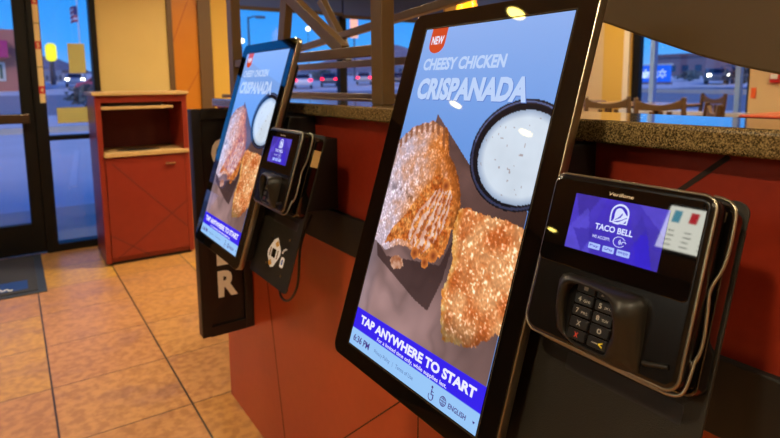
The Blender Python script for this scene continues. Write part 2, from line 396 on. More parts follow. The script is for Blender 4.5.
# curved hanging panel
CURV = mat('dark_brown_panel', (82, 62, 32), rough=.55, noise=((77, 57, 29), 8, .3))
cur = [(-1.2, 1.62), (-.8, 1.45), (-.5, 1.36), (-.2, 1.292), (0, 1.266), (.12, 1.258), (.2, 1.262), (.29, 1.2745), (.334, 1.285), (.383, 1.300), (.454, 1.3265), (.534, 1.358), (.60, 1.392), (.66, 1.43), (.72, 1.48), (.78, 1.56), (.82, 1.68), (.84, 1.85), (.84, CZ-.001), (-1.2, CZ-.001)]
o = MB().prism(cur, FYZ, .75, .79, CURV).build('curved_panel', bevel=.003)
tag(o, 'large dark brown curved panel hanging from the ceiling above the granite ledge', 'hanging panel')

# ------------------------------------------------------------------ the advertisement picture (grid of coloured points)
rng = np.random.RandomState(3)
def vnoise(u, v, s, seed):
    rg = np.random.RandomState(seed); G = rg.rand(128, 128)
    x = (u*s) % 127; y = (v*s) % 127; xi = np.floor(x).astype(int); yi = np.floor(y).astype(int); fx = x-xi; fy = y-yi
    fx = fx*fx*(3-2*fx); fy = fy*fy*(3-2*fy); x1 = (xi+1) % 128; y1 = (yi+1) % 128
    return (G[xi, yi]*(1-fx)+G[x1, yi]*fx)*(1-fy)+(G[xi, y1]*(1-fx)+G[x1, y1]*fx)*fy
def fbm(u, v, s, seed, o=3):
    t = 0; a = 1; n = 0
    for k in range(o): t = t+a*vnoise(u, v, s*2**k, seed+k); n += a; a *= .55
    return t/n
def inpoly(u, v, P):
    ins = np.zeros(u.shape, bool); n = len(P)
    for i in range(n):
        x0, y0 = P[i]; x1, y1 = P[(i+1) % n]
        if y0 == y1: continue
        c = ((y0 > v) != (y1 > v)) & (u < (x1-x0)*(v-y0)/(y1-y0)+x0); ins ^= c
    return ins
def dseg(u, v, P, closed=True):
    d = np.full(u.shape, 9.)
    n = len(P)
    for i in range(n if closed else n-1):
        x0, y0 = P[i]; x1, y1 = P[(i+1) % n]; L2 = (x1-x0)**2+(y1-y0)**2+1e-12
        t = np.clip(((u-x0)*(x1-x0)+(v-y0)*(y1-y0))/L2, 0, 1); d = np.minimum(d, np.hypot(u-x0-t*(x1-x0), v-y0-t*(y1-y0)))
    return d
def ad_picture(u, v):
    C = np.zeros(u.shape+(3,))
    def put(mask, col, a=1.0):
        col = np.array(col, float)
        if col.ndim == 1: col = np.broadcast_to(col, C.shape)
        k = (mask.astype(float)*a)[..., None]; C[:] = C*(1-k)+col*k
    def mixc(a, b, t): return np.array(a, float)*(1-t[..., None])+np.array(b, float)*t[..., None]
    n1 = fbm(u, v, 9, 1); n2 = fbm(u, v, 40, 5); n3 = vnoise(u, v, 125, 9); n4 = fbm(u, v, 5, 20)
    t = np.clip(v/.62, 0, 1); C[:] = mixc((140, 174, 236), (104, 150, 222), t)
    # brown board and paper
    bd = inpoly(u, v, [(.274, .476), (.66, .755), (1.0, .86), (1.0, 1.8), (0, 1.8), (0, 1.15), (.25, 1.0)])
    q = np.clip((v-.95)/.5, 0, 1)*np.clip(1.2-abs(u-.3)*1.1, 0, 1)
    br = mixc((84, 60, 56), (152, 120, 118), q); br = br*(0.86+.28*n4[..., None])
    wr = np.clip((np.abs(fbm(u*.7+v*.3, v*.7-u*.4+2, 5, 44)-.5))*9, 0, 1); br = br*(.90+.14*wr[..., None])
    sh = np.clip(1-dseg(u, v, [(.274, .476), (.6, .74)], False)/.16, 0, 1); br = br*(1+.15*sh[..., None])
    put(bd, br)
    ls = np.clip((v-1.0)/.15, 0, 1)*np.clip((.12-u)/.12, 0, 1); put(bd, (150, 140, 160), .0+.4*ls)
    # bowl
    cx, cy, rx, ry = .875, .630, .285, .240; e = np.hypot((u-cx)/rx, (v-cy)/ry)
    put(e < 1.03, (20, 18, 26)); put((e < 1.0) & (e > .955), (52, 56, 84)); put((e < .985) & (e > .965) & (v < .6), (96, 106, 150))
    e2 = np.hypot((u-cx-.012)/(rx*.875), (v-cy-.01)/(ry*.865))
    put(e2 < 1.0, mixc((150, 168, 196), (208, 220, 234), np.clip((1-e2)*6, 0, 1))*(.95+.08*n1[..., None]))
    spk = (vnoise(u, v, 60, 33) > .93) & (e2 < .93); put(spk, (150, 130, 130), .7)
    # shadows below the pastries
    s1 = inpoly(u, v, [(.02, 1.2), (.14, 1.26), (.42, 1.22), (.56, 1.2), (.62, 1.02), (.60, 1.26), (.55, 1.42), (.44, 1.40), (.22, 1.33), (.06, 1.28)]); put(s1 & bd, (52, 34, 34), .75)
    # crumb
    d = np.hypot((u-.235)/.055, (v-1.268)/.035)+.5*(n2-.5); put(d < 1, mixc((230, 190, 170), (150, 84, 50), np.clip(n2*1.4-.2, 0, 1)))
    # pastry one
    P1 = [(.335, .535), (.252, .514), (.105, .55), (-.02, .646), (-.03, .879), (-.02, 1.19), (.03, 1.216), (.12, 1.228), (.22, 1.18), (.314, 1.180), (.40, 1.208), (.50, 1.20), (.565, 1.15), (.575, 1.07), (.592, 1.0), (.60, .90), (.56, .80), (.505, .735), (.44, .68), (.401, .589), (.37, .55)]
    wu = u+.022*(n2-.5); wv = v+.022*(fbm(u, v, 36, 77)-.5); m1 = inpoly(wu, wv, P1)
    left = np.clip(1-(u-.02)/.42, 0, 1)
    base = mixc((208, 118, 50), (202, 182, 196), np.clip(left*1.2-.15+.9*(n1-.5)+.5*(n2-.5), 0, 1))
    grain = np.clip((n3-.5)*1.5+(n2-.5)*1.1, -.6, .75); base = base*(1+.20*grain[..., None])
    hot = np.clip(grain-.3, 0, 1)*1.5; base = base+hot[..., None]*np.array((70, 70, 80))
    edge = np.clip(1-dseg(u, v, P1[:5]+P1[14:], False)/.035, 0, 1); base = base*(1-.3*edge[..., None]*(n2 < .52)[..., None])
    rt = np.clip((u-.33)/.25, 0, 1)*np.clip((1.0-v)/.3, 0, 1); base = base*(1-.42*rt[..., None])+rt[..., None]*np.array((24, 2, -4))
    put(m1, base)
    # scalloped crimp on the top edge
    cr1 = dseg(u, v, [(.0, .66), (.105, .575), (.25, .54), (.34, .56), (.40, .62)], False)
    sc1 = (np.sin((u*1.2-v*.35)*115) > .1) & (cr1 < .030) & m1; put(sc1, (132, 78, 50), .75)
    # filling
    P2 = [(.40, .775), (.48, .80), (.555, .90), (.56, 1.02), (.54, 1.14), (.47, 1.19), (.39, 1.20), (.33, 1.155), (.22, 1.15), (.10, 1.20), (.13, 1.12), (.20, 1.03), (.27, .93), (.33, .84)]
    m2 = inpoly(u+.03*(n1-.5), v+.03*(n2-.5), P2)
    f = mixc((164, 76, 26), (228, 150, 80), np.clip(n2*2.2-.6, 0, 1)); f = f*(.75+.5*n3[..., None]); put(m2, f)
    ang = np.arctan2(v-.60, u-.53)+.07*(n2-.5); st = np.sin(ang*70+8*n1)*.8+1.1*(n2-.5); core = np.clip(1-np.hypot((u-.41+.35*(v-1.02))/.125, (v-1.02)/.20), 0, 1)
    put(m2 & (st > .05) & (core > .08), mixc((206, 142, 116), (240, 220, 220), np.clip(n2*1.7-.3, 0, 1)), .8)
    put(m2 & (st < -.75) & (core > .12), (150, 84, 60), .6)
    for (a, bb, rr) in [(.47, .83, .028), (.50, 1.17, .03), (.36, 1.19, .03), (.45, 1.215, .026)]:
        q_ = np.hypot(u-a, v-bb); put((q_ < rr+.01*(n2-.5)), mixc((120, 52, 26), (224, 132, 60), np.clip(q_/rr, 0, 1)*.9))
    # pastry two
    P3 = [(.60, .925), (.66, .905), (.72, .915), (.834, .914), (1.02, .925), (1.02, 1.35), (.97, 1.385), (.90, 1.45), (.80, 1.492), (.70, 1.505), (.655, 1.44), (.64, 1.38), (.615, 1.30), (.63, 1.22), (.642, 1.15), (.615, 1.10), (.597, 1.03)]
    m3_ = inpoly(u+.03*(fbm(u, v, 42, 15)-.5), v+.03*(fbm(u, v, 42, 19)-.5), P3)
    base = mixc((192, 98, 44), (230, 160, 104), np.clip(fbm(u, v, 12, 60)*2.4-.7, 0, 1)); g3 = np.clip((vnoise(u, v, 118, 91)-.5)*1.6+(fbm(u, v, 60, 95)-.5)*1.3, -.6, .8)
    base = base*(1+.22*g3[..., None]); base = base+(np.clip(g3-.34, 0, 1)*1.8)[..., None]*np.array((90, 110, 130))
    ed = np.clip(1-dseg(u, v, P3[8:]+P3[:1], False)/.045, 0, 1); base = base*(1-ed[..., None]*.7)+ed[..., None]*.7*mixc((208, 120, 30), (250, 236, 160), np.clip(n2*2-.5, 0, 1))
    low = np.clip((v-1.36)/.12, 0, 1); base = base*(1-.35*low[..., None]); put(m3_, base)
    # bottom bars
    put(v > 1.579, (52, 32, 232)); put(v > 1.690, (150, 196, 244))
    return np.clip(C, 0, 255)
def picture_grid(mb_name, nu, nv, W, Hh, fn, painter, extra=None):
    us = np.linspace(0, 1, nu+1); vs = np.linspace(0, Hh/W, nv+1); V, Ug = np.meshgrid(vs, us, indexing='ij')
    C = painter(Ug, V)/255.; C = np.where(C <= .04045, C/12.92, ((C+.055)/1.055)**2.4)
    verts = [fn(u*W, v*W, 0) for v in vs for u in us]; n = nu+1
    faces = [(j*n+i, (j+1)*n+i, (j+1)*n+i+1, j*n+i+1) for j in range(nv) for i in range(nu)]
    mb = MB(); mb.add(verts, faces, M_SCREEN)
    npic = len(verts)
    if extra: extra(mb)
    o = mb.build(mb_name, fixn=False)
    ca = o.data.color_attributes.new('picture', 'FLOAT_COLOR', 'POINT')
    arr = np.ones((len(mb.v), 4), np.float32); arr[:npic, :3] = C.reshape(-1, 3); ca.data.foreach_set('color', arr.ravel())
    return o

# ------------------------------------------------------------------ kiosks
TILT = 0.309890; KO = Vector((.590, .7547, 1.3566)); WSC = .299; DYK = .8552
S0, V0 = .145, .558
upv = Vector((math.sin(TILT), 0, math.cos(TILT))); xv = Vector((0, -1, 0)); yv = upv.cross(xv)
K_org = KO + xv*S0 - upv*V0
def kmat(dy=0, p=None):
    o = (K_org if p is None else p) + Vector((0, dy, 0))
    m = Matrix((xv, yv, upv)).transposed().to_4x4(); m.translation = o; return m
MK = kmat()
def LS(s, v, d): return (s-S0, -d, V0-v)
Minv = MK.inverted()
def LW(p): return tuple(Minv @ Vector(p))
def pz(poly): return [(s, v) for s, v in poly]
kiosk = thing('ordering_kiosk', 'near self-order touch screen, large in front, leaning back on the red wall', 'ordering kiosk', M=MK, group='self-order kiosks')
out = rrect(-.0435, .3295, -.0295, .5595, .018)
MB().prism(out, LS, -.0165, -.0022, BRONZE, smooth=True).build('metal_frame', parent=kiosk, bevel=.0012)
MB().prism(rrect(-.0425, .3285, -.0285, .5585, .0172), LS, -.0022, 0, BLK, smooth=True).build('glass_front', parent=kiosk, bevel=.0006)
MB().prism(rrect(-.01, .268, .02, .52, .02), LS, -.052, -.0165, BLKM, smooth=True).build('rear_housing', parent=kiosk, bevel=.006)
T1 = emis('text_pale_blue', (186, 208, 246), 1.0); TSH = emis('text_shade_blue', (92, 128, 206), 1.0); TW = emis('text_white', (235, 235, 255), 1.0); TP = emis('text_violet', (70, 48, 130), 1); TPg = emis('text_grey_blue', (86, 110, 170), 1)
TR_ = emis('tag_orange_red', (206, 74, 36), 1.0); THIN = emis('bezel_line', (14, 14, 30), 1)
def fscr(u, v, w): return LS(u, v, .0004+w)
def ftxt(u, v, w): return LS(u*WSC, v*WSC, .0004+w)
def ad_extra(mb):
    def tx(s, u0, u1, vt, vb, m, **k): add_text(mb, s, (u0, u1, vb, vt), ftxt, .0002, m, **k)
    # tag
    mb.add([ftxt(u, v, .0002) for u, v in [(.056, .0), (.188, .0)]+[(.188, .09)]+[(.122+.066*math.cos(R_(a)), .09+.052*math.sin(R_(a))) for a in range(15, 166, 15)]+[(.056, .09)]], [tuple(range(15))] if False else [tuple(range(3+11+1))], TR_)
    add_text(mb, 'NEW', (.072, .172, .092, .045), ftxt, .0004, TW, bold=.03)
    tx('CHEESY CHICKEN', .050, .672, .170, .238, T1, bold=.04, shear=.04)
    add_text(mb, 'CRISPANADA', (.056, .853, .406, .284), ftxt, .0002, TSH, bold=.06, shear=.06); add_text(mb, 'CRISPANADA', (.052, .847, .402, .282), ftxt, .0003, T1, bold=.05, shear=.06)
    add_text(mb, 'TAP ANYWHERE TO START', (.055, .955, 1.652, 1.606), ftxt, .0002, TW, bold=.045)
    add_text(mb, 'For a limited time only, while supplies last.', (.235, .785, 1.688, 1.664), ftxt, .0002, TW, bold=.012)
    add_text(mb, '6:36 PM', (.030, .185, 1.752, 1.716), ftxt, .0002, TP, bold=.02)
    add_text(mb, 'Privacy Policy   |   Terms of Use', (.235, .565, 1.749, 1.724), ftxt, .0002, TPg)
    add_text(mb, 'ENGLISH', (.820, .930, 1.750, 1.728), ftxt, .0002, TP, bold=.02)
    # wheelchair mark, globe, chevron
    def ring(cx, cy, r0, r1, a0, a1, m, n=18, rx=1):
        A = [R_(a0+(a1-a0)*k/n) for k in range(n+1)]
        mb.add([ftxt(cx+r*math.cos(a)*rx, cy+r*math.sin(a), .0002) for r in (r0, r1) for a in A], [(k, k+1, n+2+k, n+1+k) for k in range(n)], m)
    ring(.705, 1.752, .014, .018, -20, 210, TP); ring(.703, 1.712, 0, .006, 0, 360, TP)
    for a, c, d, e in [(.701, .707, 1.72, 1.742), (.701, .722, 1.74, 1.745), (.716, .721, 1.742, 1.762), (.701, .718, 1.728, 1.732)]: mb.add([ftxt(a, d, .0002), ftxt(c, d, .0002), ftxt(c, e, .0002), ftxt(a, e, .0002)], [(0, 1, 2, 3)], TP)
    ring(.784, 1.738, .018, .0215, 0, 360, TP); ring(.784, 1.738, .018, .0215, 0, 360, TP, rx=.45)
    for a, c, d, e in [(.7625, .8055, 1.7365, 1.7395), (.767, .801, 1.7265, 1.729), (.767, .801, 1.747, 1.7495), (.7825, .7855, 1.718, 1.758)]: mb.add([ftxt(a, d, .0002), ftxt(c, d, .0002), ftxt(c, e, .0002), ftxt(a, e, .0002)], [(0, 1, 2, 3)], TP)
    mb.add([ftxt(.968, 1.731, .0002), ftxt(.984, 1.731, .0002), ftxt(.976, 1.742, .0002)], [(0, 1, 2)], TP)
scr = picture_grid('touch_screen', 210, 373, WSC, WSC*16/9, fscr, ad_picture, ad_extra); scr.parent = kiosk
scr['label'] = 'lit screen advertising a cheesy chicken turnover'
# thin border line round the display
b = MB()
for k, (r0, r1) in enumerate([(.0016, .0030)]):
    o_ = [LS(-r1, -r1, .0003), LS(WSC+r1, -r1, .0003), LS(WSC+r1, WSC*16/9+r1, .0003), LS(-r1, WSC*16/9+r1, .0003)]
    i_ = [LS(-r0, -r0, .0003), LS(WSC+r0, -r0, .0003), LS(WSC+r0, WSC*16/9+r0, .0003), LS(-r0, WSC*16/9+r0, .0003)]
    b.add(o_+i_, [(j, (j+1) % 4, 4+(j+1) % 4, 4+j) for j in range(4)], mat('inner_line', (70, 60, 50), rough=.4, metal=.5))
b.build('display_border', parent=kiosk)
# mounting column and box: from the panel back to the wall, in the shape the wall and the lean leave
def wedge(y0, y1, z0, z1, doff, m):
    # front follows the tilted back at offset doff
    def front(y, z):   # point on plane d=doff at given world y,z
        # P = KO - s*... ; x along plane: x = KO.x - (KO.z - z)*tan - normal shift
        n = -yv; P = KO + n*doff
        return P.x - (P.z-z)*math.tan(TILT)
    vs = []
    for y in (y0, y1):
        for z in (z0, z1): vs += [(front(y, z), y, z), (XW-.0005, y, z)]
    vs = [LW(v) for v in vs]
    return MB().add(vs, [(0, 1, 3, 2), (4, 6, 7, 5), (0, 4, 5, 1), (2, 3, 7, 6), (0, 2, 6, 4), (1, 5, 7, 3)], m)
yK = KO.y
wedge(yK-.284, yK-.03, .958, 1.186, -.053, BLKM).build('mounting_column', parent=kiosk, bevel=.003)
wedge(yK-.40, yK-.2845, .958, 1.135, -.047, BLKM).build('mounting_box', parent=kiosk, bevel=.003)
MB().prism(rrect(.225, .300, .26, .538, .004), LS, -.0465, -.0168, BLKM).build('support_arm', parent=kiosk)
mp = MB().prism(rrect(.296, .5195, .199, .556, .012), LS, -.0465, -.043, PLATE, smooth=True).build('mounting_plate', parent=kiosk, bevel=.0008)
SCRW = mat('screw_brass', (190, 160, 110), rough=.3, metal=1)
MB().prism(rrect(.366, .500, .401, .420, .002, 2), LS, -.043, -.0427, mat('plate_slot', (34, 30, 30), rough=.35)).build('card_slot', parent=kiosk)

# ------------------------------------------------------------------ payment terminal
T_s, T_v = .426, .39
def LT(s, v, d): return (s-T_s, -(d+.043), T_v-v)
T_org = MK @ Vector(LS(T_s, T_v, -.043))
term = thing('payment_terminal', 'near card payment terminal with lit purple screen, at the right of the photo', 'payment terminal', M=kmat(0, T_org), group='card payment terminals')
sh = [.013, .013, .013, .022]
bo = lambda e: rrect(.337-e, .5145+e, .2035-e, .3835+e, [.014+e, .018+e, .012+e, .013+e], 7)
DT = mat('terminal_shell', (12, 8, 6), rough=.25, spec=.35)
b = MB(); LO = lambda e, d: [LT(s, v, d) for s, v in bo(e)]
b.loft([LO(-.008, -.020), LO(-.002, -.014), LO(0, -.004), LO(0, .006), LO(-.002, .0108), LO(-.005, .012)], DT); b.build('terminal_body', parent=term)
b = MB(); pl = bo(-.0005)
b.tube([LT(s, v, .0085) for s, v in pl], .0016, BRONZE, n=8, closed=True); b.build('bezel_trim', parent=term)
MB().prism(rrect(.3395, .5085, .2105, .3035, .006), LT, .012, .0132, BLK, smooth=True).build('terminal_glass', parent=term, bevel=.0005)
def term_picture(u, v):
    C = np.zeros(u.shape+(3,)); t = np.clip(u*.6+v*.9, 0, 1); C[:] = np.array((74, 58, 196))*(1-.15*t[..., None])
    def put(mask, col, a): C[:] = np.where(mask[..., None], C*(1-a)+np.array(col)*a, C)
    put(inpoly(u, v, [(0, 0), (.3, 0), (.12, .30)]), (60, 44, 150), .7); put(inpoly(u, v, [(0, .35), (.18, .12), (.30, .57), (0, .57)]), (96, 84, 214), .6)
    put(inpoly(u, v, [(.2, .57), (.06, .36), (.34, .30)]), (48, 34, 150), .5); put(inpoly(u, v, [(.62, .57), (.82, .2), (.95, .57)]), (48, 30, 214), .7)
    put(inpoly(u, v, [(.70, 0), (1, 0), (1, .25)]), (92, 80, 206), .6); put(inpoly(u, v, [(.75, .1), (.85, .26), (.68, .3)]), (58, 46, 160), .6)
    put(inpoly(u, v, [(.36, 0), (.6, 0), (.8, .57), (.34, .57), (.28, .3)]), (64, 44, 190), .6)
    C[:] *= (.93+.12*fbm(u, v, 12, 3))[..., None]
    return np.clip(C, 0, 255)
sx0, sv0, sW, sH = .3700, .2240, .1060, .0597
def fts(u, v, w): return LT(sx0+u, sv0+v, .0135+w)
TL = emis('terminal_text', (214, 222, 255), 1.0); TLB = emis('terminal_box', (168, 190, 250), 1.0); TPU = emis('terminal_purple', (64, 44, 190), 1.0)
def term_extra(mb):
    f = lambda s, v, w: LT(s, v, .0135+w)
    # bell emblem: rounded dome plate with bell shape cut by arcs
    cx, cy = .4262, .2385
    dome = [(cx-.0098, cy+.0085), (cx-.0104, cy+.001)]+[(cx-.0104*math.cos(R_(a)), cy-.0012-.0105*math.sin(R_(a))) for a in range(10, 171, 16)]+[(cx+.0104, cy+.001), (cx+.0098, cy+.0085)]
    mb.add([f(s, v, .0002) for s, v in dome], [tuple(range(len(dome)))], TL)
    din = [(cx+(s-cx)*.84, cy+(v-cy)*.84+.0002) for s, v in dome]; mb.add([f(s, v, .0003) for s, v in din], [tuple(range(len(din)))], TPU)
    c0, s0 = math.cos(R_(-24)), math.sin(R_(-24))
    def rot(p): return (cx+p[0]*c0-p[1]*s0, cy+p[0]*s0+p[1]*c0)
    bell = [rot(p) for p in [(-.0095, .0045), (-.0062, .0015), (-.0045, -.0035), (-.002, -.0066), (.001, -.0074), (.004, -.006), (.0058, -.002), (.0072, .002), (.0095, .0042), (.0, .0052)]]
    mb.add([f(s, v, .0004) for s, v in bell], [tuple(range(len(bell)))], TL)
    sw = [rot(p) for p in [(-.0095, .0058), (-.002, .0064), (.006, .0052), (.0085, .0058), (.003, .0088), (-.004, .0088)]]
    mb.add([f(s, v, .0004) for s, v in sw], [tuple(range(len(sw)))], TL)
    cut = [rot(p) for p in [(-.0078, .0036), (-.0005, .0015), (.0040, -.0015), (.0035, .0005), (.0005, .0028)]]
    mb.add([f(s, v, .0005) for s, v in cut], [tuple(range(len(cut)))], TPU)
    add_text(mb, 'TACO BELL', (.4015, .4445, .2575, .2510), f, .0002, TL, bold=.03)
    add_text(mb, 'WE ACCEPT:', (.4005, .4215, .2666, .2634), f, .0002, TL, bold=.01)
    def arc(cx, cy, r, a0, a1, w, n=14, sx=1):
        A = [R_(a0+(a1-a0)*k/n) for k in range(n+1)]
        mb.add([f(cx+q*math.cos(a)*sx, cy+q*math.sin(a), .0002) for q in (r-w, r+w) for a in A], [(k, k+1, n+2+k, n+1+k) for k in range(n)], TL)
    arc(.432, .2650, .0052, 30, 330, .0003, sx=1.25)
    for r in (.0012, .0022, .0032): arc(.4305, .2650, r, -55, 55, .0003)
    arc(.4375, .2665, .0026, 170, 330, .0004)
    for (s0_, s1_, tx) in [(.3988, .4125, 'Pay'), (.4155, .4288, 'GPay'), (.4318, .4460, 'samsung pay')]:
        p = rrect(s0_, s1_, .2722, .2784, .0009, 3); mb.add([f(s, v, .0002) for s, v in p], [tuple(range(len(p)))], TLB)
        add_text(mb, tx, (s0_+.0016, s1_-.0016, .2768, .2738), f, .0004, TPU, bold=.01)
ts = picture_grid('terminal_screen', 64, 36, sW, sH, fts, term_picture, term_extra); ts.parent = term; ts['label'] = 'lit purple screen with white bell logo'
b = MB(); add_text(b, 'Verifone', (.4088, .4368, .2200, .2162), LT, .0134, mat('logo_silver', (205, 190, 165), rough=.4, emit=(150, 135, 110), estr=.25), bold=.01, shear=.15); b.build('maker_lettering', parent=term)
# keypad hood
hood_o = [(.376, .318), (.3795, .312), (.385, .3095), (.420, .3090), (.462, .3093), (.470, .3115), (.4745, .318), (.477, .345), (.479, .381), (.455, .3825), (.41, .380), (.393, .375), (.384, .370), (.378, .350)]
hood_i = [(.3875, .330), (.390, .3225), (.395, .3185), (.405, .3165), (.430, .3165), (.445, .3185), (.4535, .325), (.4565, .338), (.4545, .354), (.447, .366), (.444, .377), (.428, .377), (.405, .376), (.394, .371), (.3885, .350)]
def resamp(P, c, n=48):
    out_ = []
    for k in range(n):
        a = 2*math.pi*k/n; d = Vector((math.cos(a), math.sin(a))); best = None
        for i in range(len(P)):
            p = Vector(P[i])-Vector(c); q = Vector(P[(i+1) % len(P)])-Vector(c); e = q-p; den = d.x*e.y-d.y*e.x
            if abs(den) < 1e-12: continue
            t = (p.x*e.y-p.y*e.x)/den; u = (p.x*d.y-p.y*d.x)/den
            if t > 0 and -1e-6 <= u <= 1+1e-6: best = max(best or 0, t)
        out_.append((c[0]+d.x*best, c[1]+d.y*best))
    return out_
cc = (.424, .347); ho = resamp(hood_o, cc); hi = resamp(hood_i, cc)
def hz(s, v):  # rim height: low at the left and bottom, high at the right
    t = min(max((s-.385)/.08, 0), 1); q = min(max((.383-v)/.05, 0.15), 1)
    return .012+(.014+.014*t)*q
hm = [((a[0]*.45+c[0]*.55), (a[1]*.45+c[1]*.55)) for a, c in zip(ho, hi)]
HOOD = mat('keypad_hood', (24, 20, 15), rough=.42, spec=.4, bump=(600, .1))
b = MB(); b.loft([[LT(s, v, .0105) for s, v in ho], [LT(s, v, .012+(hz(s, v)-.012)*.35) for s, v in ho], [LT(s, v, .012+(hz(s, v)-.012)*.92) for s, v in hm],
    [LT(s, v, hz(s, v)) for s, v in [((a[0]*.15+c[0]*.85), (a[1]*.15+c[1]*.85)) for a, c in zip(ho, hi)]], [LT(s, v, hz(s, v)-.001) for s, v in hi], [LT(s, v, .0100) for s, v in hi]], HOOD, False, False); b.build('keypad_hood', parent=term)
KEYM = mat('key_black', (24, 22, 22), rough=.35); KT = mat('key_legend', (170, 165, 155), rough=.5); KY = mat('key_legend_yellow', (210, 190, 40), rough=.5, emit=(150, 130, 20), estr=.3); KR = mat('key_legend_red', (180, 50, 30), rough=.5, emit=(120, 30, 20), estr=.3)
names = [['1', '2', '3'], ['4', '5', '6'], ['7', '8', '9'], ['X', '0', 'o'], ['X', '<', 'O']]; sub = [['', 'ABC', 'DEF'], ['GHI', 'JKL', 'MNO'], ['PRS', 'TUV', 'WXY'], ['', '', ''], ['', '', '']]
for r in range(5):
    for c in range(3):
        s_ = .4085+.0243*c; v_ = .3195+.0122*r
        b = MB(); b.prism(rrect(s_-.0105, s_+.0105, v_-.0051, v_+.0051, .0015, 3), LT, .0118, .0142, KEYM)
        m = KT if r < 4 else (KR, KY, KT)[c]
        if names[r][c] == '<': b.prism([(s_-.006, v_-.0004), (s_+.001, v_-.0004), (s_+.001, v_+.0006), (s_-.006, v_+.0006)], LT, .0142, .0143, KT); add_text(b, '<', (s_+.002, s_+.0065, v_+.0028, v_-.0028), LT, .0143, KY, bold=.03)
        else: add_text(b, names[r][c], ((s_-.0065, s_-.003) if sub[r][c] else (s_-.0025, s_+.0025))+(v_+.0026, v_-.0026), LT, .0143, m, bold=.02)
        if sub[r][c]: add_text(b, sub[r][c], (s_, s_+.0075, v_+.0022, v_-.0006), LT, .0143, KT, bold=.01)
        b.build('key', parent=term, bevel=.0004)
# rear cradle with metal rim
cr_o = rrect(.346, .522, .2025, .392, [.014, .016, .014, .016], 6)
b = MB(); b.prism(rrect(.348, .518, .2065, .388, .012), LT, -.0425, -.019, BLK, smooth=True); b.build('cradle', parent=term, bevel=.002)
def smooth_path(P, n=4):
    for _ in range(2):
        Q = [P[0]]
        for a, c in zip(P[:-1], P[1:]):
            Q += [tuple(x*.75+y*.25 for x, y in zip(a, c)), tuple(x*.25+y*.75 for x, y in zip(a, c))]
        P = Q+[P[-1]]
    return P
rim = smooth_path([(.500, .2015, -.012), (.512, .2030, -.012), (.5205, .2085, -.012), (.5225, .222, -.012), (.5225, .262, -.012), (.5140, .2865, -.009), (.5165, .300, -.009), (.5200, .345, -.009), (.511, .362, -.004), (.5035, .370, .002)])
MB().tube([LT(*p) for p in rim], .0017, BRONZE, n=8).build('bracket_rim', parent=term)
rim2 = smooth_path([(.337, .362, .003), (.3385, .372, .003), (.350, .384, .003), (.372, .3855, .003), (.44, .3862, .003), (.49, .3870, .003), (.510, .3865, .003), (.5175, .3800, .001), (.5180, .352, -.003)])
MB().tube([LT(*p) for p in rim2], .0015, BRONZE, n=8).build('lower_rim', parent=term)
MB().tube([LT(.482, .3672, .0135), LT(.486, .3668, .014), LT(.504, .3625, .0125)], .0024, BLKM, n=10).build('stylus', parent=term)
MB().prism(rrect(.505, .511, .2135, .2235, .001, 2), LT, -.0185, -.0175, mat('tag_beige', (150, 128, 96), rough=.5)).build('lock_plate', parent=term)

kiosk2 = dup(kiosk, M=kmat(DYK), label='far self-order touch screen, smaller, beside the black vertical ORDER sign')
term2 = dup(term, M=kmat(DYK, T_org), label='far card payment terminal beside the small kiosk screen, above the white diamond emblem')
for s_, v_ in [(.384, .453), (.477, .443), (.387, .517), (.475, .526)]:
    MB().prism([(s_+.003*math.cos(a), v_+.003*math.sin(a)) for a in [k*math.pi/5 for k in range(10)]], LS, -.043, -.0415, SCRW).build('screw', parent=kiosk2)
# scanner emblem on the lower plate
WHT = mat('sticker_white', (225, 225, 235), rough=.4); ORN = mat('sticker_gold', (190, 140, 50), rough=.4)
b = MB(); dia = [(.416, .451), (.399, .459), (.379, .488), (.381, .499), (.410, .522), (.425, .517), (.446, .489), (.446, .476)]
b.prism(dia, LS, -.043, -.0424, WHT)
for cx, cy, w in [(.421, .464, .011), (.404, .511, .011)]: b.prism([(cx-w, cy+.002), (cx, cy-.007), (cx+w, cy+.002), (cx, cy+.009)], LS, -.0424, -.0422, ORN)
b.prism(rrect(.402, .424, .478, .498, .003, 2), LS, -.0424, -.0421, BLK)
for u0, u1 in [(.390, .396), (.430, .436)]: b.prism([(u0, .478), (u1, .478), (u1, .498), (u0, .498)], LS, -.0424, -.0422, mat('sticker_grey', (120, 100, 90), rough=.5))
b.build('reader_emblem', parent=kiosk2)['label'] = 'white diamond reader emblem'
b = MB(); b.prism(rrect(.456, .474, .486, .509, .004, 3), LS, -.043, -.0424, WHT); b.prism(rrect(.461, .469, .491, .503, .002, 2), LS, -.0424, -.0422, mat('sticker_blue', (80, 110, 190), rough=.5))
b.tube([LS(.458, .478, -.042), LS(.461, .472, -.042), LS(.468, .467, -.042), LS(.474, .466, -.042)], .0022, WHT, n=6); b.build('instruction_stickers', parent=kiosk2)
MB().prism([(.5185, .235), (.5215, .235), (.5215, .272), (.5185, .272)], LT, -.040, -.024, mat('label_cream', (196, 166, 110), rough=.6)).build('barcode_label', parent=term2)
# cable
cb = [(.632, 1.30, .93), (.60, 1.305, .86), (.592, 1.30, .81), (.592, 1.310, .745), (.595, 1.35, .70), (.60, 1.40, .665), (.605, 1.455, .653), (.612, 1.492, .668), (.622, 1.498, .70), (.640, 1.48, .78), (.660, 1.45, .862)]
cb = smooth_path(cb)
MB().box(XW-.006, XW, 1.435, 1.465, .852, .872, mat('cable_clip_black', (12, 11, 10), rough=.5)).build('cable_clip')['kind'] = 'structure'
tag(MB().tube(cb, .0035, mat('cable_black', (14, 12, 12), rough=.4), n=8).build('power_cable'), 'thin black cable looping below the far kiosk', 'cable')

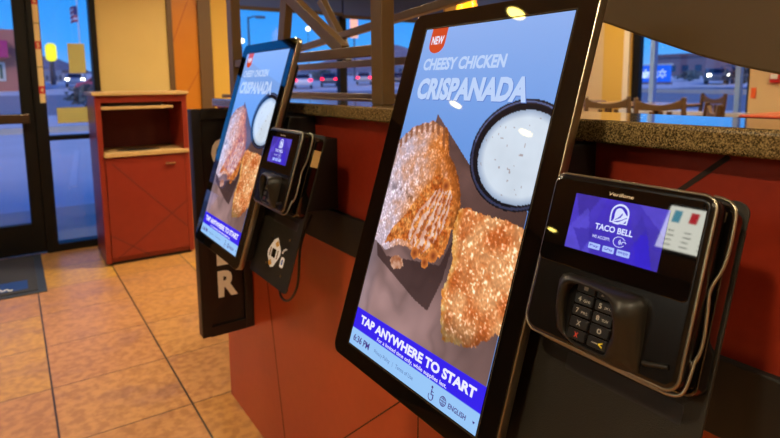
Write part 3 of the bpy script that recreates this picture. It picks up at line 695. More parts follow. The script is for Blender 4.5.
# ------------------------------------------------------------------ ORDER sign projecting from the wall end
t = thing('order_sign', 'tall black vertical sign with pale letters behind the far kiosk', 'sign', (.572, 1.87, .37))
sy = 1.858; SBK = mat('sign_black', (22, 18, 15), rough=.4); SIN = mat('sign_panel', (12, 10, 10), rough=.5)
def FS(u, v, w): return (u-.572, w-1.87, v-.37)
x0, x1, z0, z1 = .480, .6615, .413, 1.190
b = MB(); b.prism([(x0, z0), (x1, z0), (x1, z1), (x0, z1)], FS, sy, sy+.035, SBK); b.build('sign_box', parent=t, bevel=.003)
b = MB()
for a, c, d, e in [(x0, x0+.03, z0, z1), (x1-.03, x1, z0, z1), (x0+.03, x1-.03, z0, z0+.035), (x0+.03, x1-.03, z1-.035, z1)]: b.prism([(a, d), (c, d), (c, e), (a, e)], FS, sy-.010, sy, SBK)
b.build('sign_frame', parent=t, bevel=.002)
LET = mat('sign_letters', (236, 228, 210), rough=.5)
for i, ch in enumerate('ORDER'):
    zc = 1.042-i*.1135; b = MB(); xc = .5755
    add_text(b, ch, (xc-.034, xc+.034, zc-.047, zc+.047), FS, sy-.0006, LET, bold=.045)
    b.build('letter', parent=t)

# ------------------------------------------------------------------ waste cabinet
cx0, cx1, cy0, cy1 = .476, 1.082, 4.267, 4.72
t = thing('waste_cabinet', 'red waste cabinet with open tray bay, beside the glass door', 'waste cabinet', ((cx0+cx1)/2, (cy0+cy1)/2, 0))
lx = (cx0+cx1)/2; ly = (cy0+cy1)/2
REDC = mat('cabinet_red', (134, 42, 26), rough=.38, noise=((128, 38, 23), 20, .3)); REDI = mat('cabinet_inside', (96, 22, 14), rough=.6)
TAN = mat('tan_edge', (196, 160, 106), rough=.4, noise=((180, 146, 94), 60, .2))
Tc = lambda v: Vector((v.x-lx, v.y-ly, v.z))
b = MB(); w_ = .036
for a in [(cx0, cx0+w_, cy0, cy1, .02, 1.2), (cx1-w_, cx1, cy0, cy1, .02, 1.2), (cx0+w_, cx1-w_, cy1-.02, cy1, .02, 1.2), (cx0+w_, cx1-w_, cy0+.02, cy1-.02, .02, .05)]: b.box(*a, REDC, T=Tc)
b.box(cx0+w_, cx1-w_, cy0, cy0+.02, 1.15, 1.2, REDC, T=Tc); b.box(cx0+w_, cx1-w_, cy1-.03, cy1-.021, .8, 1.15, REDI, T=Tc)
body = b.build('cabinet_body', parent=t, bevel=.003)
MB().box(cx0-.015, cx1+.01, cy0-.02, cy1+.01, 1.2, 1.225, TAN, T=Tc).build('top_slab', parent=t, bevel=.004)
MB().box(cx0+w_, cx1-w_-.06, cy0+.005, cy1-.1, 1.103, 1.123, TAN, T=Tc).build('tray_shelf', parent=t, bevel=.003)
MB().box(cx0+w_-.005, cx1-.006, cy0-.02, cy1-.04, .772, .80, TAN, T=Tc).build('bay_shelf', parent=t, bevel=.004)
b = MB(); b.box(cx0+w_+.004, cx1-w_-.002, cy0-.004, cy0+.016, .055, .765, REDC, T=Tc)
fd = lambda u, v, w: (u-lx, w-ly, v)
def pd(px, py): p = at(px, py, y=cy0); return (p.x, p.z)
for p, q in [((112, 164), (188, 226)), ((119, 258), (187, 200)), ((112, 236), (150, 254))]: gstrip(b, pd(*p), pd(*q), .006, fd, cy0-.0055, cy0, mat('cabinet_groove', (88, 20, 12), rough=.6))
dr = b.build('cabinet_door', parent=t, bevel=.002)
MB().box(.905, .975, cy0-.022, cy0-.010, .696, .708, SILVER, T=Tc).box(.908, .914, cy0-.012, cy0-.004, .698, .706, SILVER, T=Tc).box(.966, .972, cy0-.012, cy0-.004, .698, .706, SILVER, T=Tc).build('door_handle', parent=dr, bevel=.002)
MB().box(cx0+.02, cx1-.02, cy0+.03, cy1-.02, 0, .02, BAND, T=Tc).build('plinth', parent=t)
MB().prism([(.76+.15*math.cos(a), 4.42+.09*math.sin(a)) for a in [k*math.pi/12 for k in range(24)]], lambda u, v, w: (u-lx, v-ly, w), .8005, .803, mat('waste_opening', (18, 10, 8), rough=.7)).build('waste_opening', parent=t)
# trays
TRAY = mat('tray_dark', (30, 20, 16), rough=.45)
for i, lab in enumerate(['lower dark serving tray on the upper shelf of the red cabinet', 'upper dark serving tray stacked in the red cabinet']):
    b = MB(); z = 1.1235+i*.0125
    rr = lambda e, zz: [(px_, py_, zz) for px_, py_ in rrect(.535+e, .93-e, cy0+.01+e, cy0+.30-e, .03)]
    b.loft([rr(.02, 0), rr(.0, .012), rr(.006, .012), rr(.024, .003)], TRAY); o = b.build('serving_tray'); o.location = (0, 0, z); tag(o, lab, 'tray', 'trays in the cabinet')

# ------------------------------------------------------------------ door mat
b = MB(); MATG = mat('mat_grey', (52, 52, 56), rough=.9, bump=(300, .6)); MATE = mat('mat_edge', (48, 56, 68), rough=.7)
b.box(-1.3, .104, 3.965, 4.90, .001, .006, MATE); b.box(-1.25, .055, 4.01, 4.86, .006, .012, MATG)
mo = b.build('floor_mat', bevel=.002)
tag(mo, 'dark grey entrance mat on the tiles inside the glass door', 'mat')
b = MB(); bp0 = at(28, 287, z=.012); bp1 = at(20, 281, z=.012); b.box(-.60, bp0.x, bp0.y-.03, bp1.y, .012, .0124, mat('mat_blue', (30, 64, 130), rough=.7)); lw = at(12, 289, z=.012); b.tube([(lw.x-.42+.42*k/60, lw.y-.012+.022*math.sin(k*1.15)+.008*math.sin(k*.4), .013) for k in range(61)], .006, mat('mat_white', (210, 215, 225), rough=.7), n=5, flat=.3)
b.build('mat_badge', parent=mo)
# ------------------------------------------------------------------ strip and notices on the glass front
STR = mat('strip_cream', (226, 196, 140), rough=.5); SRED = mat('strip_red', (190, 30, 30), rough=.5)
b = MB(); ys = NY-.051
def sp(px, py): p = at(px, py, y=ys); return p
za = 2.2; zb = sp(40, 103).z
b.box(.190, .226, ys, ys+.0015, zb, za, STR)
for py, px in [(0, 32), (45, 35), (90, 39)]:
    z = sp(px, py).z; b.box(.189, .227, ys-.001, ys, z-.028, z+.028, SRED)
for py, px in [(23, 34), (67, 37)]:
    z = sp(px, py).z; b.box(.190, .226, ys-.0006, ys, z-.003, z+.003, mat('strip_line', (110, 80, 50), rough=.6))
for py, px, s in [(0, 32, '6'), (45, 35, '5'), (90, 39, '4')]:
    z = sp(px, py).z; add_text(b, s, (.199, .217, z-.018, z+.018), FXZ, ys-.0014, STR, bold=.02)
tag(b.build('height_strip'), 'cream height marking strip with red number squares on the door frame', 'height strip')
PAP = mat('notice_paper', (184, 176, 112), rough=.7)
p = sp(67.5, 43); q = sp(87, 73)
tag(MB().box(p.x, q.x+.0, NY-.008, NY-.0045, q.z, p.z, PAP).build('paper_notice'), 'square cream paper taped high on the narrow glass pane', 'notice', 'papers on the glass')
p = sp(57, 108); q = sp(86, 120)
tag(MB().box(p.x, .55, NY-.008, NY-.0045, q.z-.02, p.z, PAP).build('paper_notice'), 'wide cream paper strip on the glass above the dark crossbar', 'notice', 'papers on the glass')

# ------------------------------------------------------------------ dining furniture
CH = mat('chair_brown', (84, 62, 38), rough=.4); SEATR = mat('seat_red', (150, 62, 34), rough=.5)
def make_chair(label):
    t = thing('dining_chair', label, 'chair', (0, 0, 0), 'dining room chairs')
    b = MB(); b.box(-.21, .21, -.20, .20, .70, .745, SEATR); b.build('seat', parent=t, bevel=.015)
    for sx in (-1, 1):
        for s_y, top in ((-1, .70), (1, 1.13)):
            b = MB(); x = sx*.19; y = s_y*.18; lean = .04 if s_y > 0 else 0
            b.loft([[(x*1.08+dx, y*1.12+dy, 0) for dx, dy in ((-.016, -.016), (.016, -.016), (.016, .016), (-.016, .016))], [(x+dx, y+dy, .70) for dx, dy in ((-.018, -.018), (.018, -.018), (.018, .018), (-.018, .018))]] +
                   ([[(x+dx, y+dy+lean, 1.13) for dx, dy in ((-.016, -.013), (.016, -.013), (.016, .013), (-.016, .013))]] if top > 1 else []), CH, smooth=False)
            b.build('leg', parent=t, bevel=.004)
    b = MB(); n = 12; up_ = []; lo = []
    for k in range(n+1):
        u = -1+2*k/n; x = .18*u; up_.append((x, 1.07+.045*u*u)); lo.append((x, 1.025+.012*u*u))
    b.prism(up_+lo[::-1], lambda u, v, w: (u, w+.19+(v-.7)*.09, v), -.010, .012, CH); b.build('back_rail', parent=t, bevel=.003)
    for xx in (-.07, 0, .07): MB().box(xx-.018, xx+.018, .190, .205, .74, 1.02, CH).build('back_slat', parent=t)
    b = MB(); b.box(-.19, .19, -.19, -.17, .28, .31, CH); b.box(-.2, -.18, -.18, .18, .28, .31, CH); b.box(.18, .2, -.18, .18, .28, .31, CH); b.build('foot_rail', parent=t)
    return t
ch0 = make_chair('brown dining chair with curved back nearest the ledge, below the blue store sign')
def chair_at(o, px, depth_x, rz):
    p = at(px, 100, x=depth_x); o.location = (p.x, p.y, 0); o.rotation_euler = (0, 0, rz)
spots = [(674, 4.15, 2.55, None), (619, 4.2, 2.60, 'brown dining chair cut off by the near kiosk edge, left of the curved-back chair'), (692, 5.70, 1.0, 'small brown dining chair in front of the window, below the two car headlights'), (672, 3.3, .62, 'brown dining chair seen edge-on beside the long red tabletop')]
for i, (px, dx, rz, lab) in enumerate(spots):
    o = ch0 if i == 0 else dup(ch0, label=lab)
    chair_at(o, px, dx, rz+math.pi)
TT = mat('tabletop_red', (176, 74, 46), rough=.22); TT2 = mat('tabletop_pale', (150, 120, 100), rough=.2)
def table(label, x0, x1, y0, y1, z, m):
    t = thing('dining_table', label, 'table', ((x0+x1)/2, (y0+y1)/2, 0), 'dining room tables')
    hx, hy = (x1-x0)/2, (y1-y0)/2
    MB().box(-hx, hx, -hy, hy, z-.025, z, m).build('table_top', parent=t, bevel=.006)
    MB().box(-hx-.003, hx+.003, -hy-.003, hy+.003, z-.03, z-.012, BAND).build('edge_band', parent=t)
    for s in (-1, 1):
        MB().lathe([(.2, 0), (.19, .012), (.04, .03), (.035, z-.04), (.1, z-.03)], (0, s*hy*.55, 0), BAND).build('pedestal', parent=t)
table('long red-brown dining table on the right beneath the beige wall', 3.8, 4.7, .55, 1.68, 1.045, TT)
table('dining table under the east window with chairs tucked in', 4.7, 5.45, 2.75, 3.7, 1.045, TT2)
table('dining table behind the near kiosk edge, left of the window', 4.9, 5.7, 3.95, 4.75, 1.045, TT2)
# wall devices
p = at(776, 78, x=EX); t = thing('fire_alarm', 'small red fire alarm on the beige wall at the right edge', 'fire alarm', (EX-.04, p.y, p.z))
MB().box(0, .0405, -.04, .04, -.045, .045, mat('alarm_red', (190, 30, 26), rough=.4)).build('alarm_body', parent=t, bevel=.006); MB().box(-.012, 0, -.03, .03, -.01, .04, mat('alarm_lens', (220, 215, 210), rough=.2)).build('alarm_lens', parent=t, bevel=.004)
p = at(753.5, 93, x=EX); tag(MB().box(-.006, 0, -.022, .022, -.05, .05, mat('sticker_orange', (226, 92, 30), rough=.5, )).build('orange_sticker'), 'small orange sticker on the beige wall beside the window', 'sticker').location = (EX+.001, p.y, p.z)
# pendant lamp over dining room (seen above the near kiosk)
p = at(467, 8, x=2.9)
t = thing('pendant_lamp', 'glowing amber pendant lamp just above the near kiosk top edge', 'lamp', (p.x, p.y, p.z-.07))
AMB = mat('amber_glass', (240, 160, 30), rough=.3, emit=(255, 170, 20), estr=1.6)
MB().lathe([(.09, 0), (.088, .03), (.06, .15), (.03, .21), (.018, .22)], (0, 0, 0), AMB).build('lamp_shade', parent=t); MB().lathe([(.005, .22), (.005, CZ-p.z+.07)], (0, 0, 0), BAND, n=8).build('cord', parent=t)

# ------------------------------------------------------------------ menu board (in the room opposite, seen mirrored in the terminal)
t = thing('menu_board', 'lit white menu board hanging opposite the kiosks', 'menu board', (-2.6, 1.47, 2.1))
MB().box(-.05, 0, -.62, .62, 0, .36, SBK).build('board_case', parent=t, bevel=.004)
b = MB(); b.box(0, .003, -.60, .60, .02, .34, emis('menu_white', (225, 225, 210), 9))
cols = [(80, 150, 170), (190, 40, 50), (60, 150, 120), (220, 130, 60), (200, 170, 60)]
for k in range(10):
    y = .56-.115*k; c = cols[k % 5]; b.box(.003, .004, y-.055, y, .22+.03*((k*7) % 3)/3, .31, emis('menu_pic_%d' % (k % 5), c, 8))
    for j in range(4): b.box(.003, .004, y-.055+.01*(j % 2), y, .05+.035*j, .056+.035*j, emis('menu_line', (90, 90, 100), 1))
b.build('board_face', parent=t)
for y in (-.4, .4): MB().box(-.03, -.02, y-.005, y+.005, .36, CZ-2.1, BAND).build('hanger', parent=t)

# ------------------------------------------------------------------ ceiling downlights
def downlight(x, y, power, label):
    t = thing('downlight', label, 'ceiling light', (x, y, CZ), 'round ceiling downlights')
    n = 32; r = .1 if power else .052
    MB().lathe([(r+.02, -.0005), (r+.02, -.006), (r, -.008), (r, -.0005)], (0, 0, 0), mat('downlight_ring', (215, 200, 170), rough=.4), n=n).build('trim_ring', parent=t)
    MB().lathe([(r-.001, -.003), (r-.001, -.0095)], (0, 0, 0), mat('downlight_lens', (250, 230, 180), rough=.5, emit=(255, 226, 110), estr=30), n=n).build('lens', parent=t)
    if not power: return
    L = bpy.data.lights.new('added_room_glow', 'AREA'); L.shape = 'DISK'; L.size = r*2; L.energy = power; L.color = (1.0, .83, .57); L.spread = R_(150)  # area light only in the added downlights; the small mirrored ones have none
    lo = bpy.data.objects.new('added_room_glow', L); COL.objects.link(lo); lo.parent = t; lo.location = (0, 0, -.012)
for x, y, pw, lab in [(-.66, 2.19, 0, 'small ceiling downlight mirrored in the near kiosk top bezel'), (-1.62, 3.59, 0, 'small ceiling downlight mirrored in the near kiosk screen above the pastry'), (-2.0, 3.09, 0, 'small ceiling downlight mirrored in the white sauce on the near screen'),
    (-.50, 4.70, 0, 'small ceiling downlight just inside the glass door'), (-4.4, 4.38, 0, 'small ceiling downlight mirrored at the left of the near terminal'),
    (-.9, .1, 32, 'added unseen ceiling downlight behind and left of the camera'), (-3.0, .4, 24, 'added unseen ceiling downlight before the order counter'), (.25, -1.3, 26, 'added unseen ceiling downlight behind the camera, brightening the kiosk frame sides'), (.15, 3.0, 30, 'added unseen ceiling downlight over the tiled aisle'), (1.5, 3.7, 26, 'added unseen ceiling downlight right of the waste cabinet'),  # added lamps for general light; the one behind the camera brightens metal frames
    (2.6, 3.4, 24, 'added unseen dining room ceiling downlight near the north window'), (3.6, 2.2, 24, 'added unseen dining room ceiling downlight above the long table'), (5.0, 3.9, 26, 'added unseen dining room ceiling downlight near the east wall corner'), (4.8, 1.2, 24, 'added unseen dining room ceiling downlight near the fire alarm'), (2.0, .9, 22, 'added unseen dining room ceiling downlight just beyond the ledge')]:  # dining lamps added to give that side its light
    downlight(x, y, pw, lab)

# ------------------------------------------------------------------ outside
def gz(x, y):
    r = math.hypot(x, y); return -.15+.028*max(0, r-25)
ASPH = mat('asphalt_pale', (196, 196, 196), rough=.8, noise=((212, 212, 212), .6, .3)); ROAD = mat('road_dark', (132, 136, 144), rough=.8); CONC = mat('concrete', (176, 172, 164), rough=.8)
b = MB(); N_ = 70; xs_ = [-60+260*(i/N_) for i in range(N_+1)]; ysr = [NY+.16-12*0+210*(i/N_)**1.6 for i in range(N_+1)]
V = [(x, y, gz(x, y)) for y in ysr for x in xs_]; 
fa = []; fr = []
for j in range(N_):
    for i in range(N_):
        q = (j*(N_+1)+i, j*(N_+1)+i+1, (j+1)*(N_+1)+i+1, (j+1)*(N_+1)+i); c = ((xs_[i]+xs_[i+1])/2, (ysr[j]+ysr[j+1])/2); r = math.hypot(*c)
        (fr if 29 < r < 52 else fa).append(q)
b.add(V, fa, ASPH, True); b.add(V, fr, ROAD, True); o = struct(b, 'ground')
b = MB(); b.add([(x, y, gz(x, y)) for y in (-60, -30, -10, 0, NY+.16) for x in [EX+.3+(200-EX)*(i/20)**1.5 for i in range(21)]], [(j*21+i, j*21+i+1, (j+1)*21+i+1, (j+1)*21+i) for j in range(4) for i in range(20)], ASPH, True); struct(b, 'ground_east')
struct(MB().box(-6, 8, NY+.16, NY+2.1, -.3, -.06, CONC), 'sidewalk')
LINE = mat('line_white', (215, 215, 215), rough=.7)
for i in range(9):
    x = -7.5+2.7*i
    struct(MB().add([(x, 9, -.148+.004), (x+.1, 9, -.144), (x+.6, 14, -.144), (x+.5, 14, -.144), (x, 9, -.15), (x+.1, 9, -.15), (x+.6, 14, -.15), (x+.5, 14, -.15)], [(0, 1, 2, 3), (0, 1, 5, 4), (1, 2, 6, 5), (2, 3, 7, 6), (3, 0, 4, 7)], LINE), 'parking_line')
struct(MB().box(-30, 60, 20, 20.2, -.15, .02, CONC), 'curb')
# hills
HILL = mat('far_hill', (104, 104, 118), rough=.9, noise=((150, 136, 144), .12, .12))
b = MB(); n = 60
vs = []; 
for k in range(n+1):
    a = R_(-20+110*k/n); h = 8+4*math.sin(k*.7)+3*math.sin(k*.23+1)+2*random.random()
    for rr_, hh in ((190, 3.0), (235, 3+h*.8), (280, 4+h)): vs.append((rr_*math.sin(a), rr_*math.cos(a), hh))
b.add(vs, [(k*3+j, k*3+j+1, (k+1)*3+j+1, (k+1)*3+j) for k in range(n) for j in range(2)], HILL, True); struct(b, 'hills')
def building(label, px0, px1, py_top, dist, colr, axis='y', depth=12, wins=0, roof=None, cat='building', wcol=None):
    kw = {axis: dist}; a = at(px0, py_top, **kw); c = at(px1, py_top, **kw); base = gz((a.x+c.x)/2, (a.y+c.y)/2)-.3
    t = thing('distant_building', label, cat, ((a.x+c.x)/2, (a.y+c.y)/2, base), 'distant buildings')
    top = (a.z+c.z)/2-base; m = mat('bld_%d_%d_%d' % colr, colr, rough=.8)
    if axis == 'y': w = abs(c.x-a.x)/2; MB().box(-w, w, 0, depth, 0, top, m).build('building_wall', parent=t); Fw = lambda u, z, u1, z1, mm, nm: MB().box(u, u1, -.08, 0, z, z1, mm).build(nm, parent=t)
    else: w = abs(c.y-a.y)/2; MB().box(0, depth, -w, w, 0, top, m).build('building_wall', parent=t); Fw = lambda u, z, u1, z1, mm, nm: MB().box(-.08, 0, u, u1, z, z1, mm).build(nm, parent=t)
    if roof:
        if axis == 'y': MB().box(-w-.3, w+.3, -.3, depth+.3, top, top+.5, roof).build('roof_edge', parent=t)
        else: MB().box(-.3, depth+.3, -w-.3, w+.3, top, top+.5, roof).build('roof_edge', parent=t)
    for k in range(wins):
        u = -w+(2*w)*(k+.5)/wins; Fw(u-w/wins*.5, top*.3, u+w/wins*.5, top*.6, wcol or mat('far_window', (40, 60, 90), rough=.2), 'building_window')
    return t, Fw, w, top
GLW = mat('pale_frame', (200, 205, 200), rough=.5)
t, Fw, w, top = building('pink stucco building with magenta awning, left of the door frame', -70, 13.5, 28, 60, (176, 112, 100), depth=14)
def fpt(px, py): return at(px, py, y=60)
bx = t.location.x; bz = t.location.z
p, q = fpt(-12, 41), fpt(8.5, 58); MB().box(p.x-bx, q.x-bx, -1.4, 0, q.z-bz, p.z-bz, mat('awning_magenta', (176, 20, 110), rough=.6)).build('awning', parent=t)
p, q = fpt(-4, 62), fpt(6.5, 81); MB().box(p.x-bx, q.x-bx, -.15, 0, q.z-bz, p.z-bz, GLW).box(p.x-bx+.2, q.x-bx-.2, -.2, -.15, q.z-bz+.2, p.z-bz-.2, mat('far_glass', (70, 100, 90), rough=.2)).build('building_window', parent=t)
building('small pink annex next to the pink stucco building', 15, 30, 58, 76, (184, 110, 92), depth=8)
building('low grey-blue shop seen through the narrow glass pane, left part', 44, 62, 70, 95, (110, 126, 150), wins=4, depth=10)
building('low white-walled shop behind the yellow sign', 62, 86, 73, 110, (160, 165, 175), wins=3, depth=10, roof=mat('roofgrey', (80, 80, 95), rough=.8))
building('pale low store seen between the divider posts', 244, 300, 70, 110, (120, 130, 150), wins=6, depth=10)
building('long grey store beyond the parked cars', 300, 372, 72, 120, (104, 116, 140), wins=8, depth=10)
building('blue-grey house right of the divider post', 396, 440, 64, 115, (96, 110, 136), wins=4, depth=10, roof=mat('roofgrey', (80, 80, 95), rough=.8))
building('mauve house with pitched look behind the blue store sign', 655, 706, 57, 85, (120, 100, 112), axis='x', wins=4, roof=mat('roofmauve', (112, 84, 90), rough=.8), depth=8)
building('dark grey long building behind the trees on the right', 700, 775, 62, 100, (84, 88, 104), axis='x', wins=7, depth=8)
# yellow pole sign, flag
def pole(nm, parent, x, y, z0, z1, r, m): return MB().lathe([(r, z0), (r*.7, z1)], (x, y, 0), m, n=10).build(nm, parent=parent)
GREYP = mat('pole_grey', (70, 80, 96), rough=.5, metal=.5)
p = at(51, 53, y=80); base = gz(p.x, p.y)
t = thing('pole_sign', 'glowing yellow rounded sign on a pole far outside', 'sign', (p.x, p.y, base)); pole('pole', t, 0, 0, 0, p.z-base, .3, GREYP)
zc = p.z-base; MB().prism(rrect(-.58, .58, zc-1.0, zc+1.15, .5), FXZ, -.3, .3, mat('sign_yellow', (235, 225, 30), rough=.4, emit=(240, 235, 20), estr=.8)).build('sign_face', parent=t)
p = at(76.6, 2, y=60); base = gz(p.x, p.y)
t = thing('flag_pole', 'white flagpole with limp striped flag above the cream paper', 'flagpole', (p.x, p.y, base)); pole('pole', t, 0, 0, 0, p.z-base+2, .07, mat('pole_white', (210, 215, 225), rough=.4))
z1 = at(74, 6, y=60).z-base; z0 = at(74, 22, y=60).z-base
b = MB(); FLR = mat('flag_red', (150, 40, 70), rough=.7); FLW = mat('flag_white', (200, 200, 215), rough=.7); FLB = mat('flag_blue', (40, 50, 110), rough=.7)
for k in range(7):
    za_, zb_ = z1-(z1-z0)*k/7, z1-(z1-z0)*(k+1)/7; b.add([(-.05, -.1, za_), (-.35, .1, za_), (-.6, -.1, za_-.2), (-.6, -.1, zb_-.2), (-.35, .1, zb_), (-.05, -.1, zb_)], [(0, 1, 4, 5), (1, 2, 3, 4)], FLB if k < 3 and False else (FLR if k % 2 == 0 else FLW))
b.add([(-.05, -.12, z1), (-.33, .08, z1), (-.33, .08, z1-.8), (-.05, -.12, z1-.8)], [(0, 1, 2, 3)], FLB)
fl = b.build('flag', parent=t); sm = fl.modifiers.new('thick', 'SOLIDIFY'); sm.thickness = .02
# store sign
p = at(633.5, 66, x=52); q = at(668, 82, x=52); base = gz(52, p.y)-.1
t = thing('store_sign', 'blue roadside store sign with white lettering seen through the east window', 'sign', (52, (p.y+q.y)/2, base)); hy = abs(p.y-q.y)/2; zz0, zz1 = q.z-base, p.z-base
MB().box(.02, .5, -hy, hy, zz0, zz1, mat('store_blue', (10, 96, 220), rough=.4, emit=(10, 96, 225), estr=.35)).build('sign_face', parent=t)
MB().box(0, .6, -hy-.1, hy+.1, 0, zz0, mat('stone_base', (120, 110, 120), rough=.9, noise=((90, 84, 96), 2, .2))).build('sign_base', parent=t)
MB().box(-.02, .6, -hy-.1, hy+.1, zz1, zz1+.12, GLW).build('sign_cap', parent=t)
b = MB(); SW_ = mat('store_white', (225, 235, 245), rough=.5, emit=(200, 220, 240), estr=.8); fE = lambda u, v, w: (w, -u, v)
add_text(b, 'Walmart', (-hy*.82, hy*.42, (zz0+zz1)/2-.42, (zz0+zz1)/2+.45), fE, .0, SW_, bold=.05)
for k in range(6):
    a = R_(60*k+30); c_ = Vector((hy*.68, (zz0+zz1)/2)); d = Vector((math.cos(a), math.sin(a))); nn = Vector((-d.y, d.x))*.045
    pp = [c_+d*.14+nn, c_+d*.14-nn, c_+d*.40-nn*1.5, c_+d*.40+nn*1.5]; b.add([fE(x.x, x.y, 0) for x in pp], [(0, 1, 2, 3)], SW_)
b.build('sign_lettering', parent=t)
# street lamps
def street_lamp(label, px, py_top, axis, dist, arm):
    p = at(px, py_top, **{axis: dist}); base = gz(p.x, p.y)
    t = thing('street_lamp', label, 'street lamp', (p.x, p.y, base), 'parking lot lamps'); h = p.z-base
    pole('pole', t, 0, 0, 0, h, .1, GREYP); u = Vector((cyw, -syw, 0))*arm
    MB().tube([(0, 0, h-.1), (u.x*.5, u.y*.5, h+.05), (u.x, u.y, h)], .06, GREYP, n=6).build('arm', parent=t)
    MB().box(u.x-.35, u.x+.35, u.y-.2, u.y+.2, h-.12, h+.06, mat('lamp_head', (90, 96, 110), rough=.5)).build('lamp_head', parent=t)
street_lamp('two-armed parking lot lamp seen just right of the left divider post', 248, 17, 'y', 45, 1.0)
street_lamp('street lamp with short arm above the blue store sign', 643, 43, 'x', 60, -1.4)
street_lamp('tall street lamp among the trees through the east window', 722, 66, 'x', 62, 1.2)
# blurred far light
for px, py, lab in [(345, 41.5, 'white lamp glowing behind the tan brace'), (308, 29, 'white lamp glowing between the two braces'), (242, 41, 'white lamp glowing beside the left divider post')]:
    p = at(px, py, y=70); base = gz(p.x, p.y); t = thing('lot_light', lab, 'light', (p.x, p.y, base), 'glowing lot lights'); pole('pole', t, 0, 0, 0, p.z-base-.2, .06, GREYP)
    MB().lathe([(.05, -.28), (.26, -.15), (.3, .05), (.15, .25), (.02, .3)], (0, 0, p.z-base), mat('light_globe', (255, 250, 235), rough=.4, emit=(255, 245, 220), estr=4), n=16).build('globe', parent=t)
p = at(354, 28, y=75); q = at(370-10, 33, y=75); base = gz(p.x, p.y)
t = thing('price_sign', 'pale orange lit sign panel between the brace and divider post', 'sign', (p.x, p.y, base)); pole('pole', t, 0, 0, 0, p.z-base-.5, .15, GREYP)
zc = p.z-base; MB().prism(rrect(-.62, .62, zc-1.5, zc+1.5, .15), FXZ, -.15, .15, mat('sign_peach', (240, 170, 130), rough=.5, emit=(240, 170, 140), estr=.9)).build('sign_face', parent=t)
# cars
def make_car(label, col, lit):
    t = thing('parked_car', label, 'car', (0, 0, 0), 'parked cars')
    m = mat('car_%d_%d_%d' % col, col, rough=.3, coat=.5); G = mat('car_glass', (20, 28, 40), rough=.08); RB = mat('tyre', (16, 16, 18), rough=.8)
    prof = [(-2.2, .35), (-2.25, .75), (-2.1, .95), (-1.5, 1.0), (-.9, 1.42), (.5, 1.45), (1.25, 1.0), (2.0, .88), (2.2, .6), (2.2, .3)]
    b = MB(); b.prism(prof, lambda u, v, w: (w, u, v), -.88, .88, m); b.build('car_body', parent=t, bevel=.08, seg=3)
    b = MB(); b.prism([(-1.4, 1.0), (-.85, 1.36), (.45, 1.39), (1.08, 1.0)], lambda u, v, w: (w, u, v), -.885, .885, G); b.build('side_glass', parent=t)
    b = MB(); b.add([(-.7, -1.545, .995), (.7, -1.545, .995), (.6, -.96, 1.40), (-.6, -.96, 1.40)], [(0, 1, 2, 3)], G); b.build('rear_glass', parent=t)
    for sx in (-1, 1):
        for yy in (-1.4, 1.35): MB().lathe([(.33, -.1), (.34, 0), (.33, .1)], (sx*.80, yy, .33), RB, n=20, axis='x').build('wheel', parent=t)
        MB().box(sx*.72-.16, sx*.72+.16, -2.30, -2.2, .72, .92, mat('tail_light', (220, 20, 40), rough=.3, emit=(255, 10, 50), estr=5) if lit == 'r' else mat('head_light', (250, 250, 235), rough=.3, emit=(255, 250, 225), estr=12)).build('tail_light' if lit == 'r' else 'head_light', parent=t)
    return t
def put_car(o, px, py, axis, dist, ang=None):
    p = at(px, py, **{axis: dist}); o.location = (p.x, p.y, gz(p.x, p.y)); o.rotation_euler = (0, 0, (-math.atan2(p.x, p.y) if ang is None else ang))
c0 = make_car('white car with red tail lights, leftmost in the middle window', (200, 205, 215), 'r'); put_car(c0, 303, 80, 'y', 52)
for col, px, dist, lab in [((60, 70, 90), 329, 55, 'dark blue car with red tail lights, left of the window mullion'), ((150, 155, 165), 364, 58, 'silver car with tail lights right of the mullion, beside the divider post'), ((40, 44, 60), 399, 52, 'dark car with red tail lights just right of the divider post'), ((120, 60, 70), 281, 60, 'maroon car partly behind the far kiosk edge')]:
    c = make_car(lab, col, 'r'); put_car(c, px, 80, 'y', dist)
c = make_car('car with bright headlights below the cream paper on the glass', (120, 140, 170), 'w'); put_car(c, 75, 78, 'y', 70)
c = make_car('car with two bright headlights seen through the east window', (70, 80, 100), 'w'); put_car(c, 716, 81, 'x', 54, R_(-60))
c = make_car('pink-red car at the right edge of the narrow glass pane', (170, 70, 90), 'r'); put_car(c, 106, 84, 'y', 52, .9)
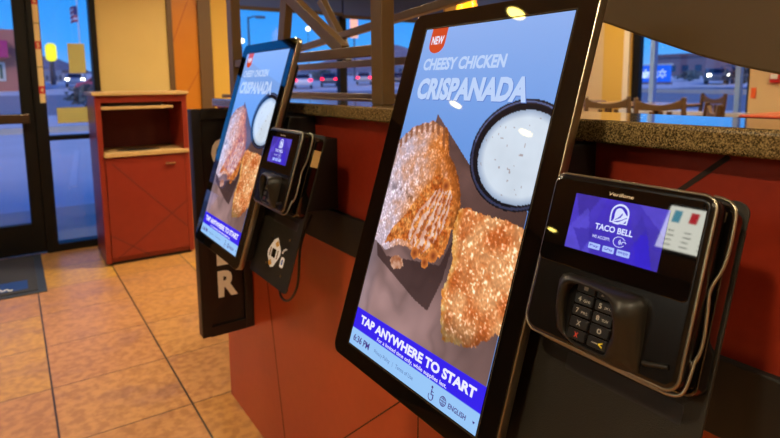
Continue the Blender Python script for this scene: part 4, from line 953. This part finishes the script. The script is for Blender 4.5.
# trees and bushes
LEAF = mat('dusk_leaves', (104, 116, 120), rough=.9, noise=((80, 90, 96), 1.5, .2)); TRK = mat('trunk', (70, 60, 56), rough=.9)
def tree(label, px, py_top, axis, dist, rad):
    p = at(px, py_top, **{axis: dist}); base = gz(p.x, p.y); h = p.z-base
    t = thing('street_tree', label, 'tree', (p.x, p.y, base), 'trees across the lot')
    MB().tube([(0, 0, 0), (.1, 0, h*.4), (0, .05, h*.75)], [.16, .12, .06], TRK, n=8).build('trunk', parent=t)
    b = MB(); rg = random.Random(int(px))
    for k in range(130):
        a = rg.random()*6.28; zz = rg.random(); r_ = rad*math.sqrt(rg.random())*math.sin(math.pi*(.15+.8*zz)); c = Vector((r_*math.cos(a), r_*math.sin(a), h*.3+h*.7*zz)); s = rad*.13*(.6+rg.random())
        vs = [c+Vector((rg.uniform(-1, 1), rg.uniform(-1, 1), rg.uniform(-1, 1)))*s for _ in range(6)]
        b.add(vs, [(0, 1, 2), (2, 3, 4), (1, 3, 5), (0, 4, 5), (0, 2, 5), (1, 3, 4)], LEAF)
    b.build('foliage', parent=t, fixn=False)
tree('round dusky tree left of the two headlights in the east window', 690, 72, 'x', 62, 1.6)
tree('dusky tree right of the two headlights in the east window', 751, 66, 'x', 46, 1.8)
tree('small bush beyond the narrow glass pane near the cabinet', 86, 86, 'y', 32, 1.1)
tree('dusky tree behind the cars left of the dark mullion', 322, 72, 'y', 80, 2.6)
tree('dusky tree right of the divider post', 408, 71, 'y', 85, 3.0)
struct(MB().box(38, 39, -20, 60, gz(38, 15)-1, gz(38, 20)+.25, CONC), 'curb_east')

# ------------------------------------------------------------------ world: clear dusk sky
w = bpy.data.worlds.new('dusk_sky'); sc.world = w; w.use_nodes = True; nt = w.node_tree; L = nt.links.new
bg = nt.nodes['Background']; tc = nt.nodes.new('ShaderNodeTexCoord'); sx = nt.nodes.new('ShaderNodeSeparateXYZ'); L(tc.outputs['Generated'], sx.inputs[0])
rp = nt.nodes.new('ShaderNodeValToRGB'); L(sx.outputs['Z'], rp.inputs['Fac']); cr = rp.color_ramp
cr.elements[0].position = 0; cr.elements[0].color = lin((116, 168, 232)); cr.elements[1].position = .8; cr.elements[1].color = lin((20, 84, 200))
e = cr.elements.new(.06); e.color = lin((62, 156, 246)); e = cr.elements.new(.2); e.color = lin((30, 136, 236))
L(rp.outputs[0], bg.inputs['Color']); bg.inputs['Strength'].default_value = 1.2

L = bpy.data.lights.new('added_evening_sun', 'SUN'); L.energy = 1.7; L.color = (1, .88, .86); L.angle = R_(25)  # added sun lamp that brightens and warms the lot and building fronts
lo = bpy.data.objects.new('added_evening_sun', L); COL.objects.link(lo); lo.rotation_euler = (R_(62), 0, R_(-35)); lo.location = (0, -10, 20)
